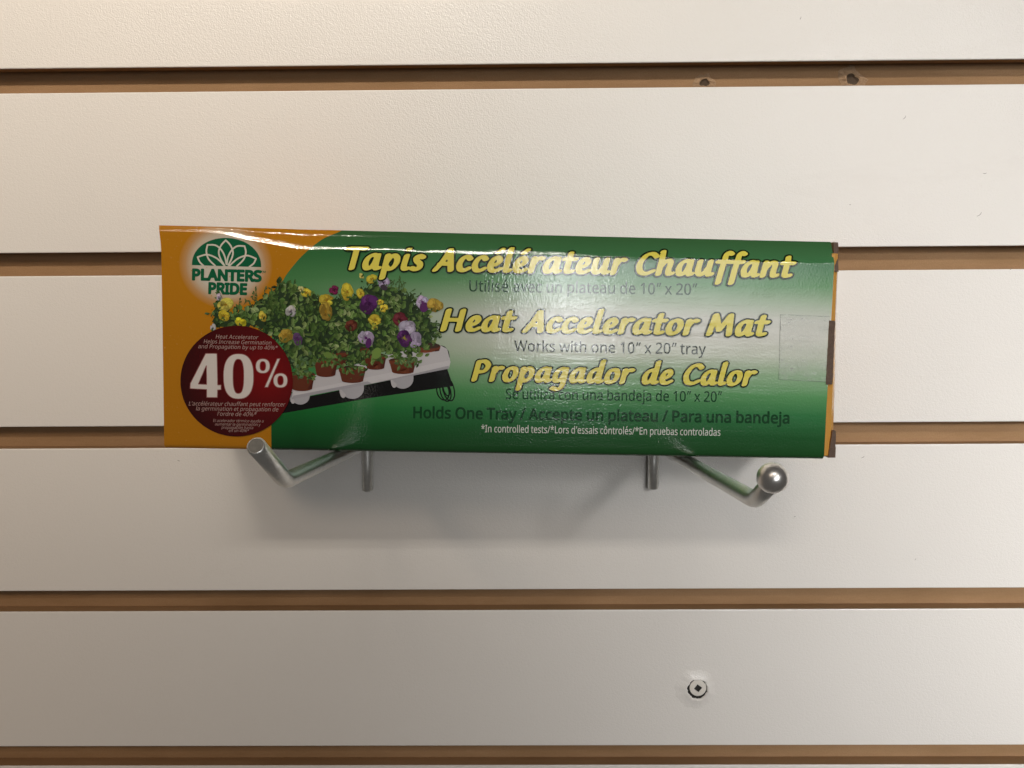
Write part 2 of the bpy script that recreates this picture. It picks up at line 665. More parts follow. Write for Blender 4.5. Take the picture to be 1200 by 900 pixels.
def border(v):
    for k in range(len(BUV) - 1):
        (u0, v0), (u1, v1) = BUV[k], BUV[k + 1]
        if v1 <= v <= v0:
            s = (v0 - v) / (v0 - v1)
            ua = BUV[max(0, k - 1)][0]
            ub = BUV[min(len(BUV) - 1, k + 2)][0]
            return 0.5 * (2 * u0 + (u1 - ua) * s + (2 * ua - 5 * u0 + 4 * u1 - ub) * s * s + (3 * u0 - ua - 3 * u1 + ub) * s ** 3)
    return BUV[0][0] if v > BUV[0][1] else BUV[-1][0]


NL, NR = 70, 190
rows = [0.0, 0.25, 0.5, 0.8, 1.2, 1.6, 3] + [4 + i * 2.2 for i in range(31)]
rows = [('a', r) for r in rows if r < 71]
strip = [('s', i / 40) for i in range(41)]
verts, faces, mi = [], [], []
idx = {}
allrows = rows + strip
for j, (kind, r) in enumerate(allrows):
    for i in range(NL + NR + 1):
        # border column first guess, then the real height for this column
        vv = r if kind == 'a' else 74 + 5 * r
        for _ in range(3):
            bu = border(vv)
            uu = -HW + (bu + HW) * i / NL if i <= NL else bu + (HW - bu) * (i - NL) / NR
            if kind == 's':
                fl = fold_line(uu)
                vv = fl + (BHT - fl) * r
            else:
                vv = r * (fold_line(uu) - 0.35) / 71.5 if r > 3 else r
        uw = uu
        if uu < -HW + 3 and vv > 68:
            uw -= 0.9 * ((vv - 68) / 11) ** 2 * (1 - (uu + HW) / 3)
        pt = P3(uu, vv)
        verts.append((uw * MM, pt[1], pt[2]))
n = NL + NR + 1
for j in range(len(allrows) - 1):
    for i in range(n - 1):
        faces.append((j * n + i, j * n + i + 1, (j + 1) * n + i + 1, (j + 1) * n + i))
        mi.append(0 if i < NL else 1)
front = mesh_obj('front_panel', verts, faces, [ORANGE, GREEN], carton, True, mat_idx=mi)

# the rest of the carton shell behind the front sheet
KRAFT = plain('brown_corrugated_board', (0.30, 0.185, 0.105), 0.85, var=0.25, nscale=700, bump=0.0002)
KDARK = plain('dark_corrugated_edge', (0.115, 0.075, 0.055), 0.9, var=0.35, nscale=1200, bump=0.0003)
FLAPO = ink('orange_flap_print', (0.58, 0.29, 0.06))
GDARK = ink('dark_green_print', (0.012, 0.07, 0.018))


def yy(w):
    return -(w - 0.0) * MM


# top sheet follows the folded edge of the front panel
tv, tf, tmi = [], [], []
m_ = 60
for i in range(m_ + 1):
    u = -HW + BWID * i / m_
    wf = BDEP / 2 + panel_w(u, BHT)
    for k, w in enumerate((wf - 0.05, wf - 6, -BDEP / 2)):
        tv.append((u * MM, -w * MM, (BHT - (0.02 if k == 0 else 0.1)) * MM))
for i in range(m_):
    for k in range(2):
        tf.append((i * 3 + k, i * 3 + 3 + k, i * 3 + 4 + k, i * 3 + 1 + k))
        tmi.append(0 if -HW + BWID * i / m_ < -57 else 1)
mesh_obj('top_panel', tv, tf, [ORANGE, GDARK], carton, mat_idx=tmi)
bm = box_mesh(-HW * MM + 0.0002, HW * MM - 0.0006, -(BDEP / 2 - 1.35) * MM, (BDEP / 2) * MM, 0.15 * MM, (BHT - 6.5) * MM, 0.0004)
bm_obj('carton_body', bm, KRAFT, carton)
bm = box_mesh(-HW * MM + 0.00004, -HW * MM + 0.00018, -(BDEP / 2 - 0.5) * MM, (BDEP / 2) * MM, 0.3 * MM, (BHT - 3.0) * MM)
bm_obj('side_panel', bm, FLAPO, carton)
bm = box_mesh(-HW * MM + 0.0003, HW * MM - 0.0007, -(BDEP / 2 - 1.5) * MM, (BDEP / 2) * MM, 0.03 * MM, 0.14 * MM)
bm_obj('base_panel', bm, GDARK, carton)


def prism(pts, v0, v1):
    """pts: outline (u, w) mm, extruded over v"""
    n_ = len(pts)
    v = [(p[0] * MM, -p[1] * MM, z * MM) for z in (v0, v1) for p in pts]
    f = [(i, (i + 1) % n_, n_ + (i + 1) % n_, n_ + i) for i in range(n_)]
    f += [tuple(range(n_))[::-1], tuple(range(n_, 2 * n_))]
    return v, f


HB = BDEP / 2
# bulging end flap, printed orange, and the brown cut edges round it
v, f = [], []
nz = 24
for k in range(nz + 1):
    z = 1.2 + 73.5 * k / nz
    s = k / nz
    out = 4.5 - 1.3 * s + 0.25 * math.sin(s * 6)
    for (u, w) in ((HW - 0.5, HB - 1.0), (HW + 0.5, HB - 0.75), (HW + out * 0.62, HB - 1.7), (HW + out, HB - 3.8), (HW + out + 0.3, -HB + 4), (HW - 0.5, -HB + 1)):
        v.append((u * MM, -w * MM, z * MM))
for k in range(nz):
    for i in range(6):
        f.append((k * 6 + i, k * 6 + (i + 1) % 6, (k + 1) * 6 + (i + 1) % 6, (k + 1) * 6 + i))
f += [tuple(range(6))[::-1], tuple(range(nz * 6, nz * 6 + 6))]
mesh_obj('end_flap', v, f, FLAPO, carton)


def board_edge(name, quad_lo, quad_hi, z0, z1, seed):
    """a torn corrugated edge: dark fluted face between two thin liners"""
    g = random.Random(seed)
    v, f = [], []
    N = max(6, int((z1 - z0) / 0.9))
    for k in range(N + 1):
        s = k / N
        for a, b in zip(quad_lo, quad_hi):
            j = 0.13 * (g.random() - 0.5)
            v.append(((a[0] + (b[0] - a[0]) * s + j) * MM, -(a[1] + (b[1] - a[1]) * s + j) * MM, (z0 + (z1 - z0) * s) * MM))
    q = len(quad_lo)
    for k in range(N):
        for i in range(q):
            f.append((k * q + i, k * q + (i + 1) % q, (k + 1) * q + (i + 1) % q, (k + 1) * q + i))
    f += [tuple(range(q))[::-1], tuple(range(N * q, N * q + q))]
    mi = []
    for k in range(N):
        for i in range(q):
            mi.append(1 if i == 0 else 0)
    mi += [1, 1]
    return mesh_obj(name, v, f, [KRAFT, KDARK], carton, mat_idx=mi)


# dust flap at the upper corner, tuck slot in the middle, loose flap at the lower corner
board_edge('flap_edge', [(HW + 0.5, HB - .3), (HW + 2.0, HB - 0.7), (HW + 2.4, HB - 6), (HW + 0.1, HB - 6)],
           [(HW + 0.4, HB - 2.6), (HW + 2.3, HB - 2.9), (HW + 2.5, HB - 9), (HW - 0.3, HB - 9)], 68.2, 78.9, 2)
board_edge('flap_edge', [(HW - 0.75, HB + 0.34), (HW + 1.7, HB + 0.1), (HW + 2.6, HB - 4), (HW - 0.7, HB - 4)],
           [(HW - 0.75, HB + 0.34), (HW + 1.4, HB + 0.1), (HW + 2.2, HB - 4), (HW - 0.7, HB - 4)], 27.5, 50.6, 7)
board_edge('flap_edge', [(HW + 2.0, HB - 0.9), (HW + 4.9, HB - 1.5), (HW + 5.2, HB - 6), (HW + 1.9, HB - 6)],
           [(HW + 3.0, HB - 0.7), (HW + 4.4, HB - 1.1), (HW + 4.6, HB - 6), (HW + 2.9, HB - 6)], 0.4, 10.4, 11)

# ------------------------------------------------------------------ printing: field -> clean flat mesh
def march(F, ox, oy, h):
    """polygons of the region F > 0 on a regular grid (marching squares, inner cells merged into runs)"""
    ny, nx = F.shape
    V, FA, key = [], [], {}

    def corner(i, j):
        k = (i, j, 0)
        if k not in key:
            key[k] = len(V)
            V.append((ox + i * h, oy + j * h))
        return key[k]

    def edge(i0, j0, i1, j1):
        k = (min(i0, i1), min(j0, j1), 1 if j0 == j1 else 2)
        if k not in key:
            a, b = F[j0, i0], F[j1, i1]
            t = a / (a - b)
            t = min(0.995, max(0.005, t))
            key[k] = len(V)
            V.append((ox + (i0 + (i1 - i0) * t) * h, oy + (j0 + (j1 - j0) * t) * h))
        return key[k]

    ins = F > 0
    for j in range(ny - 1):
        run = None
        cnt = ins[j, :-1].astype(int) + ins[j, 1:] + ins[j + 1, :-1] + ins[j + 1, 1:]
        if not cnt.any():
            continue
        for i in range(nx - 1):
            c = cnt[i]
            if c == 4:
                if run is None:
                    run = i
                continue
            if run is not None:
                FA.append((corner(run, j), corner(i, j), corner(i, j + 1), corner(run, j + 1)))
                run = None
            if c == 0:
                continue
            cs = ((i, j), (i + 1, j), (i + 1, j + 1), (i, j + 1))
            poly = []
            for q in range(4):
                a, b = cs[q], cs[(q + 1) % 4]
                ia, ib = ins[a[1], a[0]], ins[b[1], b[0]]
                if ia:
                    poly.append(corner(*a))
                if ia != ib:
                    poly.append(edge(*a, *b))
            if len(poly) >= 3:
                FA.append(tuple(poly))
        if run is not None:
            FA.append((corner(run, j), corner(nx - 1, j), corner(nx - 1, j + 1), corner(run, j + 1)))
    return V, FA


def seg_dist(X, Y, a, b):
    dx, dy = b[0] - a[0], b[1] - a[1]
    L = dx * dx + dy * dy
    t = np.clip(((X - a[0]) * dx + (Y - a[1]) * dy) / L, 0, 1) if L > 1e-12 else 0.0
    return np.hypot(X - a[0] - t * dx, Y - a[1] - t * dy)


def grid(x0, x1, y0, y1, h):
    xs = np.arange(x0, x1 + h, h)
    ys = np.arange(y0, y1 + h, h)
    return np.meshgrid(xs, ys)


def contour_field(cons, X, Y):
    """signed distance (positive inside) to a set of closed outlines, even-odd"""
    d = np.full(X.shape, 1e9)
    inside = np.zeros(X.shape, bool)
    for c in cons:
        for a, b in zip(c, c[1:] + c[:1]):
            if a == b:
                continue
            d = np.minimum(d, seg_dist(X, Y, a, b))
            if a[1] != b[1]:
                cr = ((a[1] > Y) != (b[1] > Y)) & (X < (b[0] - a[0]) * (Y - a[1]) / (b[1] - a[1]) + a[0])
                inside ^= cr
    return np.where(inside, d, -d)


def curve_pts(P, k=7, closed=False):
    """Catmull-Rom through P"""
    out = []
    n = len(P)
    if n == 2:
        return [tuple(p) for p in P]
    rng_ = range(n if closed else n - 1)
    for i in rng_:
        g = (lambda q: P[q % n]) if closed else (lambda q: P[min(n - 1, max(0, q))])
        p0, p1, p2, p3 = g(i - 1), g(i), g(i + 1), g(i + 2)
        for s in range(k):
            t = s / k
            out.append(tuple(0.5 * (2 * b + (c - a) * t + (2 * a - 5 * b + 4 * c - d) * t * t + (3 * b - a - 3 * c + d) * t ** 3)
                             for a, b, c, d in zip(p0, p1, p2, p3)))
    out.append(tuple(P[0] if closed else P[-1]))
    return out


# --- small lettering: outlines of a plain humanist sans, thousandths of an em
# letter outlines, one row per letter of LETTERS: advance width, then for each outline its number of points and x, y pairs
OUTLINES = [
    [558, 20, 131, 185, 89, 195, 58, 225, 44, 255, 36, 292, 33, 336, 36, 380, 43, 417, 56, 447, 87, 476, 131, 486, 175, 476, 206, 447, 220, 417, 229, 380, 232, 336, 229, 292, 221, 255, 207, 225, 176, 195, 4, 120, 0, 386, 480, 438, 480, 172, 0, 14, 131, 228, 160, 240, 177, 276, 183, 336, 177, 397, 160, 433, 131, 445, 109, 438, 94, 417, 85, 384, 82, 336, 85, 289, 94, 255, 109, 235, 20, 424, -7, 382, 3, 352, 33, 338, 63, 329, 100, 326, 144, 329, 188, 337, 225, 350, 255, 380, 284, 424, 294, 468, 284, 499, 255, 514, 225, 522, 188, 525, 144, 522, 100, 514, 63, 501, 33, 469, 3, 14, 424, 36, 453, 48, 470, 84, 476, 144, 470, 204, 453, 240, 424, 252, 402, 245, 387, 225, 378, 191, 375, 144, 378, 97, 387, 63, 402, 42],
    [151, 4, 57, 306, 44, 480, 107, 480, 94, 306],
    [370, 15, 131, 208, 71, 240, 150, 346, 28, 356, 37, 418, 165, 381, 150, 510, 216, 510, 203, 381, 332, 418, 341, 356, 218, 346, 298, 240, 240, 208, 183, 326],
    [250, 4, 7, 0, 185, 480, 243, 480, 64, 0],
    [384, 26, 191, -7, 142, 1, 102, 22, 72, 59, 50, 108, 37, 169, 33, 240, 35, 290, 40, 334, 49, 373, 69, 422, 99, 458, 140, 480, 191, 487, 241, 480, 281, 458, 312, 422, 334, 373, 347, 313, 351, 240, 349, 191, 344, 147, 335, 108, 314, 59, 284, 23, 243, 1, 20, 191, 44, 237, 56, 268, 92, 281, 130, 289, 180, 291, 240, 289, 300, 281, 349, 268, 388, 237, 424, 191, 437, 145, 424, 115, 388, 102, 349, 95, 300, 92, 240, 95, 180, 102, 131, 115, 93, 145, 56],
    [384, 11, 181, 0, 181, 335, 181, 381, 183, 418, 164, 400, 142, 381, 91, 339, 60, 379, 189, 480, 238, 480, 238, 0],
    [384, 37, 32, 0, 32, 49, 158, 176, 219, 240, 241, 268, 257, 296, 266, 324, 269, 355, 263, 390, 246, 415, 219, 431, 185, 436, 152, 433, 123, 424, 96, 409, 69, 390, 38, 430, 68, 452, 102, 470, 141, 482, 185, 486, 226, 482, 262, 471, 291, 452, 312, 427, 325, 396, 330, 359, 326, 322, 314, 288, 296, 256, 271, 224, 241, 190, 207, 155, 107, 56, 107, 54, 349, 54, 349, 0],
    [384, 11, 244, 0, 244, 109, 14, 109, 14, 159, 240, 482, 301, 482, 301, 162, 371, 162, 371, 109, 301, 109, 301, 0, 8, 72, 162, 244, 162, 244, 313, 245, 372, 247, 419, 244, 419, 231, 392, 216, 367],
    [429, 8, 0, 0, 187, 482, 242, 482, 428, 0, 366, 0, 308, 148, 118, 148, 61, 0, 8, 138, 202, 290, 202, 236, 347, 230, 367, 221, 396, 214, 419, 203, 378, 193, 347],
    [490, 18, 65, 0, 65, 480, 213, 480, 259, 477, 301, 468, 338, 453, 371, 432, 398, 406, 420, 374, 436, 336, 446, 293, 449, 244, 442, 170, 420, 109, 383, 61, 333, 27, 272, 7, 199, 0, 12, 126, 52, 191, 52, 299, 73, 364, 136, 385, 242, 380, 301, 364, 348, 338, 383, 302, 408, 258, 423, 204, 428, 126, 428],
    [373, 12, 65, 0, 65, 480, 333, 480, 333, 426, 126, 426, 126, 277, 321, 277, 321, 224, 126, 224, 126, 53, 333, 53, 333, 0],
    [489, 53, 271, -7, 224, -3, 182, 7, 145, 23, 114, 46, 88, 74, 67, 108, 53, 148, 44, 191, 41, 240, 44, 288, 54, 331, 71, 370, 93, 404, 121, 433, 155, 456, 195, 473, 240, 483, 289, 486, 329, 484, 366, 479, 400, 470, 433, 458, 410, 406, 383, 416, 352, 425, 320, 431, 286, 433, 233, 427, 188, 410, 152, 381, 125, 343, 109, 296, 104, 240, 106, 203, 112, 169, 123, 139, 146, 100, 181, 70, 210, 57, 245, 48, 285, 46, 314, 47, 338, 49, 379, 57, 379, 199, 273, 199, 273, 253, 439, 253, 439, 18, 400, 7, 361, -1, 318, -5],
    [498, 12, 65, 0, 65, 480, 126, 480, 126, 277, 371, 277, 371, 480, 432, 480, 432, 0, 371, 0, 371, 224, 126, 224, 126, 0],
    [228, 12, 27, 0, 27, 35, 83, 48, 83, 431, 27, 445, 27, 480, 200, 480, 200, 445, 144, 431, 144, 48, 200, 35, 200, 0],
    [352, 6, 65, 0, 65, 480, 126, 480, 126, 54, 335, 54, 335, 0],
    [609, 20, 65, 0, 65, 480, 154, 480, 302, 87, 305, 87, 455, 480, 544, 480, 544, 0, 484, 0, 484, 295, 486, 364, 489, 420, 486, 420, 326, 0, 277, 0, 119, 420, 116, 420, 120, 364, 121, 291, 121, 0],
    [510, 17, 65, 0, 65, 480, 135, 480, 391, 83, 394, 83, 392, 115, 390, 162, 389, 209, 389, 480, 445, 480, 445, 0, 375, 0, 118, 398, 116, 398, 119, 340, 121, 268, 121, 0],
    [525, 36, 263, -7, 216, -3, 174, 7, 139, 24, 109, 48, 84, 76, 65, 111, 52, 150, 44, 193, 41, 241, 44, 288, 52, 331, 65, 370, 84, 404, 109, 433, 139, 456, 174, 473, 216, 483, 263, 487, 309, 484, 349, 473, 384, 456, 414, 433, 439, 405, 458, 370, 472, 331, 481, 288, 484, 240, 481, 193, 472, 150, 458, 110, 439, 76, 414, 47, 384, 24, 349, 7, 308, -3, 24, 263, 46, 312, 51, 352, 69, 382, 98, 403, 137, 416, 184, 420, 240, 416, 297, 403, 344, 382, 382, 352, 411, 313, 428, 263, 434, 214, 428, 174, 411, 143, 382, 122, 344, 109, 297, 105, 240, 109, 184, 122, 137, 143, 98, 173, 69, 213, 51],
    [406, 18, 65, 0, 65, 480, 192, 480, 249, 475, 295, 463, 329, 443, 353, 415, 367, 380, 372, 338, 368, 300, 354, 264, 330, 233, 294, 208, 263, 196, 225, 189, 181, 187, 126, 187, 126, 0, 12, 126, 238, 174, 238, 216, 241, 250, 248, 276, 261, 301, 290, 310, 336, 302, 376, 280, 405, 242, 422, 187, 428, 126, 428],
    [418, 20, 65, 0, 65, 480, 197, 480, 252, 476, 296, 464, 329, 446, 353, 419, 367, 385, 372, 343, 369, 308, 358, 279, 342, 256, 322, 239, 300, 225, 276, 215, 408, 0, 337, 0, 221, 198, 126, 198, 126, 0, 11, 126, 249, 197, 249, 248, 255, 283, 272, 303, 301, 310, 340, 303, 381, 281, 407, 245, 422, 194, 427, 126, 427],
    [369, 61, 166, -7, 127, -5, 91, -1, 60, 7, 34, 16, 34, 74, 61, 64, 94, 54, 131, 48, 169, 46, 216, 51, 249, 66, 270, 91, 277, 123, 274, 145, 267, 163, 253, 178, 232, 192, 203, 207, 164, 222, 126, 238, 96, 256, 72, 276, 48, 314, 40, 364, 45, 400, 60, 429, 83, 454, 114, 471, 151, 483, 193, 486, 231, 484, 266, 479, 297, 470, 326, 459, 307, 408, 281, 418, 253, 426, 223, 431, 192, 433, 153, 428, 124, 414, 107, 392, 101, 363, 104, 341, 111, 323, 125, 308, 144, 294, 171, 281, 206, 267, 245, 251, 278, 233, 303, 214, 322, 191, 333, 163, 337, 128, 332, 89, 317, 56, 291, 29, 256, 9, 215, -3],
    [373, 8, 156, 0, 156, 426, 7, 426, 7, 480, 366, 480, 366, 426, 217, 426, 217, 0],
    [491, 28, 243, -7, 188, -1, 143, 15, 107, 42, 81, 78, 66, 121, 60, 171, 60, 480, 121, 480, 121, 169, 129, 117, 152, 78, 191, 54, 246, 46, 286, 50, 317, 61, 341, 80, 363, 120, 370, 169, 370, 480, 430, 480, 430, 169, 425, 122, 410, 80, 384, 44, 348, 16, 318, 4, 283, -4],
    [625, 26, 135, 0, 8, 480, 71, 480, 146, 187, 160, 127, 169, 73, 179, 130, 194, 190, 279, 480, 341, 480, 429, 188, 445, 127, 455, 73, 465, 127, 479, 187, 553, 480, 616, 480, 488, 0, 427, 0, 334, 314, 323, 353, 314, 388, 310, 409, 303, 372, 287, 312, 196, 0],
    [377, 37, 144, -7, 100, 0, 63, 19, 39, 52, 31, 100, 41, 148, 73, 183, 106, 200, 150, 210, 203, 215, 265, 217, 265, 238, 260, 277, 245, 301, 222, 314, 190, 318, 163, 316, 136, 310, 112, 301, 89, 291, 71, 335, 96, 347, 126, 357, 159, 364, 193, 366, 233, 363, 266, 353, 291, 337, 314, 300, 322, 245, 322, 0, 279, 0, 268, 51, 265, 51, 241, 25, 216, 7, 185, -3, 14, 158, 41, 200, 47, 234, 66, 256, 98, 264, 144, 264, 176, 211, 174, 154, 167, 118, 152, 98, 130, 92, 99, 97, 73, 110, 55, 132, 44],
    [413, 29, 228, -7, 189, -3, 158, 9, 134, 26, 116, 46, 111, 46, 99, 0, 57, 0, 57, 510, 116, 510, 116, 386, 115, 344, 113, 312, 116, 312, 134, 333, 158, 351, 189, 362, 228, 366, 269, 361, 305, 345, 335, 319, 358, 283, 372, 237, 376, 180, 372, 123, 358, 77, 335, 40, 305, 14, 269, -1, 19, 219, 42, 261, 51, 291, 78, 304, 105, 312, 139, 315, 181, 304, 256, 272, 302, 218, 317, 169, 309, 138, 284, 126, 258, 119, 224, 116, 182, 116, 179, 119, 138, 126, 105, 138, 78, 169, 51],
    [322, 39, 201, -7, 156, -2, 117, 13, 83, 38, 58, 73, 46, 103, 39, 138, 37, 178, 39, 220, 47, 256, 59, 286, 85, 322, 119, 347, 160, 362, 206, 367, 233, 365, 259, 361, 282, 355, 300, 347, 282, 298, 244, 310, 224, 314, 204, 315, 145, 300, 110, 254, 98, 179, 101, 139, 110, 105, 124, 79, 156, 53, 201, 44, 229, 46, 253, 50, 274, 57, 294, 65, 294, 13, 275, 4, 254, -2, 230, -5],
    [413, 29, 185, -7, 143, -2, 107, 14, 77, 40, 55, 76, 41, 123, 37, 179, 41, 236, 55, 283, 78, 319, 108, 346, 144, 361, 185, 367, 223, 363, 254, 351, 278, 334, 297, 314, 301, 314, 299, 339, 297, 367, 297, 510, 356, 510, 356, 0, 308, 0, 300, 48, 297, 48, 278, 27, 254, 9, 223, -3, 20, 194, 42, 243, 50, 274, 74, 292, 113, 298, 168, 298, 179, 295, 220, 288, 254, 275, 282, 244, 309, 193, 318, 152, 308, 122, 280, 109, 252, 101, 218, 98, 178, 101, 138, 109, 105, 122, 78, 152, 51],
    [379, 35, 210, -7, 162, -2, 120, 14, 85, 40, 59, 76, 47, 106, 39, 140, 37, 177, 39, 215, 46, 249, 57, 279, 81, 316, 112, 344, 151, 361, 196, 367, 239, 362, 276, 347, 305, 322, 327, 290, 340, 250, 345, 204, 345, 169, 98, 169, 107, 115, 129, 76, 165, 52, 213, 44, 245, 45, 274, 50, 301, 58, 328, 69, 328, 17, 301, 6, 274, -1, 245, -5, 9, 99, 216, 283, 216, 277, 257, 262, 290, 234, 311, 195, 318, 158, 312, 129, 291, 109, 259],
    [231, 27, 73, 0, 73, 314, 10, 314, 10, 342, 73, 362, 73, 383, 77, 425, 87, 458, 104, 483, 141, 506, 190, 514, 211, 513, 229, 510, 260, 502, 244, 455, 220, 462, 205, 465, 191, 465, 165, 460, 147, 446, 136, 420, 132, 383, 132, 360, 223, 360, 223, 314, 132, 314, 132, 0],
    [413, 44, 195, -161, 145, -159, 102, -151, 65, -138, 65, -84, 103, -100, 148, -109, 198, -112, 240, -105, 271, -85, 291, -53, 298, -11, 298, 3, 298, 27, 300, 48, 297, 48, 268, 17, 231, -1, 185, -7, 142, -1, 106, 15, 76, 42, 54, 79, 41, 125, 37, 179, 41, 233, 54, 278, 76, 316, 106, 344, 142, 361, 185, 367, 219, 363, 249, 353, 275, 336, 298, 312, 301, 312, 309, 360, 356, 360, 356, -6, 352, -53, 338, -92, 317, -122, 286, -144, 245, -157, 20, 194, 42, 241, 49, 273, 71, 292, 109, 298, 165, 298, 179, 295, 224, 287, 259, 273, 285, 240, 309, 193, 317, 153, 308, 123, 281, 109, 254, 101, 220, 98, 179, 101, 138, 109, 104, 123, 77, 153, 50],
    [415, 28, 57, 0, 57, 510, 116, 510, 116, 361, 115, 335, 113, 310, 117, 310, 137, 334, 164, 352, 195, 362, 229, 366, 269, 363, 302, 352, 328, 335, 346, 310, 357, 276, 361, 234, 361, 0, 302, 0, 302, 230, 293, 278, 266, 307, 222, 317, 171, 309, 139, 283, 122, 242, 116, 186, 116, 0],
    [173, 16, 87, 420, 74, 422, 62, 429, 55, 441, 52, 457, 55, 474, 62, 486, 74, 493, 87, 495, 100, 493, 111, 486, 119, 474, 122, 457, 119, 441, 111, 429, 100, 422, 4, 57, 0, 57, 360, 116, 360, 116, 0],
    [173, 16, 87, 420, 74, 422, 62, 429, 55, 441, 52, 457, 55, 474, 62, 486, 74, 493, 87, 495, 100, 493, 111, 486, 119, 474, 122, 457, 119, 441, 111, 429, 100, 422, 16, 15, -161, -15, -159, -37, -153, -37, -105, -16, -110, 7, -112, 27, -109, 43, -100, 54, -83, 57, -56, 57, 360, 116, 360, 116, -54, 110, -99, 92, -133, 61, -154],
    [359, 18, 57, 0, 57, 510, 116, 510, 116, 244, 115, 216, 113, 185, 116, 185, 128, 201, 144, 221, 158, 238, 273, 360, 343, 360, 197, 206, 353, 0, 281, 0, 156, 168, 116, 132, 116, 0],
    [173, 4, 57, 0, 57, 510, 116, 510, 116, 0],
    [628, 43, 57, 0, 57, 360, 105, 360, 113, 311, 117, 311, 137, 336, 162, 353, 192, 363, 223, 367, 273, 360, 310, 340, 333, 306, 336, 306, 358, 333, 386, 352, 418, 363, 452, 367, 505, 359, 543, 335, 560, 310, 570, 277, 574, 234, 574, 0, 515, 0, 515, 232, 507, 279, 483, 308, 442, 317, 397, 309, 367, 287, 350, 250, 345, 199, 345, 0, 286, 0, 286, 232, 278, 279, 253, 308, 212, 317, 166, 309, 137, 283, 121, 242, 116, 187, 116, 0],
    [415, 26, 57, 0, 57, 360, 105, 360, 113, 311, 117, 311, 138, 336, 165, 353, 197, 363, 230, 367, 270, 363, 302, 353, 328, 335, 346, 310, 357, 277, 361, 234, 361, 0, 302, 0, 302, 230, 293, 278, 266, 307, 222, 317, 171, 309, 139, 283, 122, 242, 116, 187, 116, 0],
    [406, 26, 202, -7, 157, -1, 117, 15, 84, 42, 58, 79, 46, 109, 39, 143, 37, 181, 42, 236, 57, 282, 82, 318, 116, 345, 156, 361, 204, 367, 250, 361, 290, 345, 324, 318, 349, 282, 361, 252, 368, 218, 370, 181, 365, 126, 350, 79, 325, 42, 291, 15, 250, -1, 20, 203, 42, 251, 52, 283, 80, 298, 107, 306, 141, 309, 181, 306, 220, 298, 253, 283, 281, 251, 308, 203, 317, 155, 308, 123, 281, 109, 253, 101, 220, 98, 181, 101, 141, 109, 107, 123, 80, 156, 52],
    [413, 29, 57, -161, 57, 360, 105, 360, 113, 311, 116, 311, 135, 333, 158, 351, 189, 363, 228, 367, 270, 362, 305, 346, 335, 320, 358, 284, 372, 238, 376, 181, 372, 124, 358, 78, 335, 41, 305, 14, 269, -1, 228, -7, 190, -3, 159, 9, 135, 26, 116, 46, 112, 46, 115, 17, 116, -13, 116, -161, 21, 219, 42, 249, 47, 273, 60, 291, 82, 305, 110, 312, 143, 315, 181, 312, 220, 304, 253, 291, 280, 261, 308, 218, 317, 171, 309, 140, 286, 123, 247, 116, 192, 116, 181, 119, 140, 126, 106, 138, 78, 169, 51],
    [277, 21, 57, 0, 57, 360, 105, 360, 112, 294, 115, 294, 135, 322, 160, 345, 190, 361, 225, 367, 247, 366, 267, 363, 260, 308, 241, 312, 221, 313, 194, 309, 169, 298, 147, 280, 131, 256, 120, 226, 116, 192, 116, 0],
    [322, 60, 148, -7, 113, -5, 83, -1, 57, 7, 35, 16, 35, 70, 59, 60, 87, 50, 118, 43, 149, 41, 188, 45, 214, 55, 229, 72, 234, 94, 233, 107, 227, 118, 217, 129, 200, 140, 177, 151, 146, 164, 113, 177, 86, 191, 64, 206, 48, 223, 38, 244, 34, 271, 44, 312, 72, 342, 99, 356, 132, 364, 169, 367, 201, 365, 231, 360, 258, 353, 284, 343, 264, 296, 241, 304, 216, 312, 191, 317, 165, 318, 133, 315, 110, 307, 95, 293, 91, 275, 93, 261, 99, 249, 111, 239, 129, 229, 152, 219, 183, 206, 215, 193, 242, 180, 263, 165, 279, 147, 288, 126, 291, 99, 282, 53, 253, 20, 224, 5, 189, -4],
    [242, 27, 167, -7, 140, -4, 115, 3, 94, 16, 77, 37, 65, 66, 62, 105, 62, 314, 11, 314, 11, 343, 62, 366, 86, 443, 121, 443, 121, 360, 225, 360, 225, 314, 121, 314, 121, 106, 125, 77, 137, 57, 155, 46, 177, 42, 205, 44, 228, 49, 228, 4, 216, 0, 201, -4],
    [415, 26, 184, -7, 144, -3, 111, 7, 86, 25, 68, 49, 57, 83, 53, 124, 53, 360, 113, 360, 113, 128, 122, 81, 148, 52, 193, 42, 243, 51, 276, 76, 293, 117, 299, 173, 299, 360, 358, 360, 358, 0, 310, 0, 301, 48, 298, 48, 277, 23, 250, 6, 218, -3],
    [341, 14, 136, 0, 0, 360, 63, 360, 140, 148, 151, 115, 162, 80, 169, 52, 171, 52, 179, 81, 190, 116, 201, 148, 278, 360, 341, 360, 204, 0],
    [528, 29, 106, 1, 7, 361, 69, 361, 118, 169, 132, 110, 142, 61, 144, 61, 151, 89, 159, 125, 169, 158, 232, 361, 297, 361, 359, 158, 373, 108, 383, 62, 385, 62, 395, 108, 410, 169, 460, 361, 520, 361, 420, 1, 351, 1, 289, 203, 274, 258, 265, 299, 262, 299, 253, 258, 238, 203, 173, 1],
    [355, 12, 12, 0, 142, 184, 18, 360, 85, 360, 178, 224, 270, 360, 336, 360, 212, 184, 343, 0, 276, 0, 178, 144, 79, 0],
    [343, 26, 56, -161, 28, -160, 7, -156, 7, -109, 25, -111, 47, -113, 75, -108, 97, -95, 114, -75, 127, -49, 146, -1, 1, 360, 64, 360, 142, 155, 160, 104, 167, 80, 172, 57, 175, 57, 187, 101, 206, 156, 279, 360, 343, 360, 187, -50, 166, -96, 139, -131, 103, -154],
    [316, 10, 26, 0, 26, 39, 220, 314, 38, 314, 38, 360, 285, 360, 285, 316, 94, 46, 289, 46, 289, 0],
]
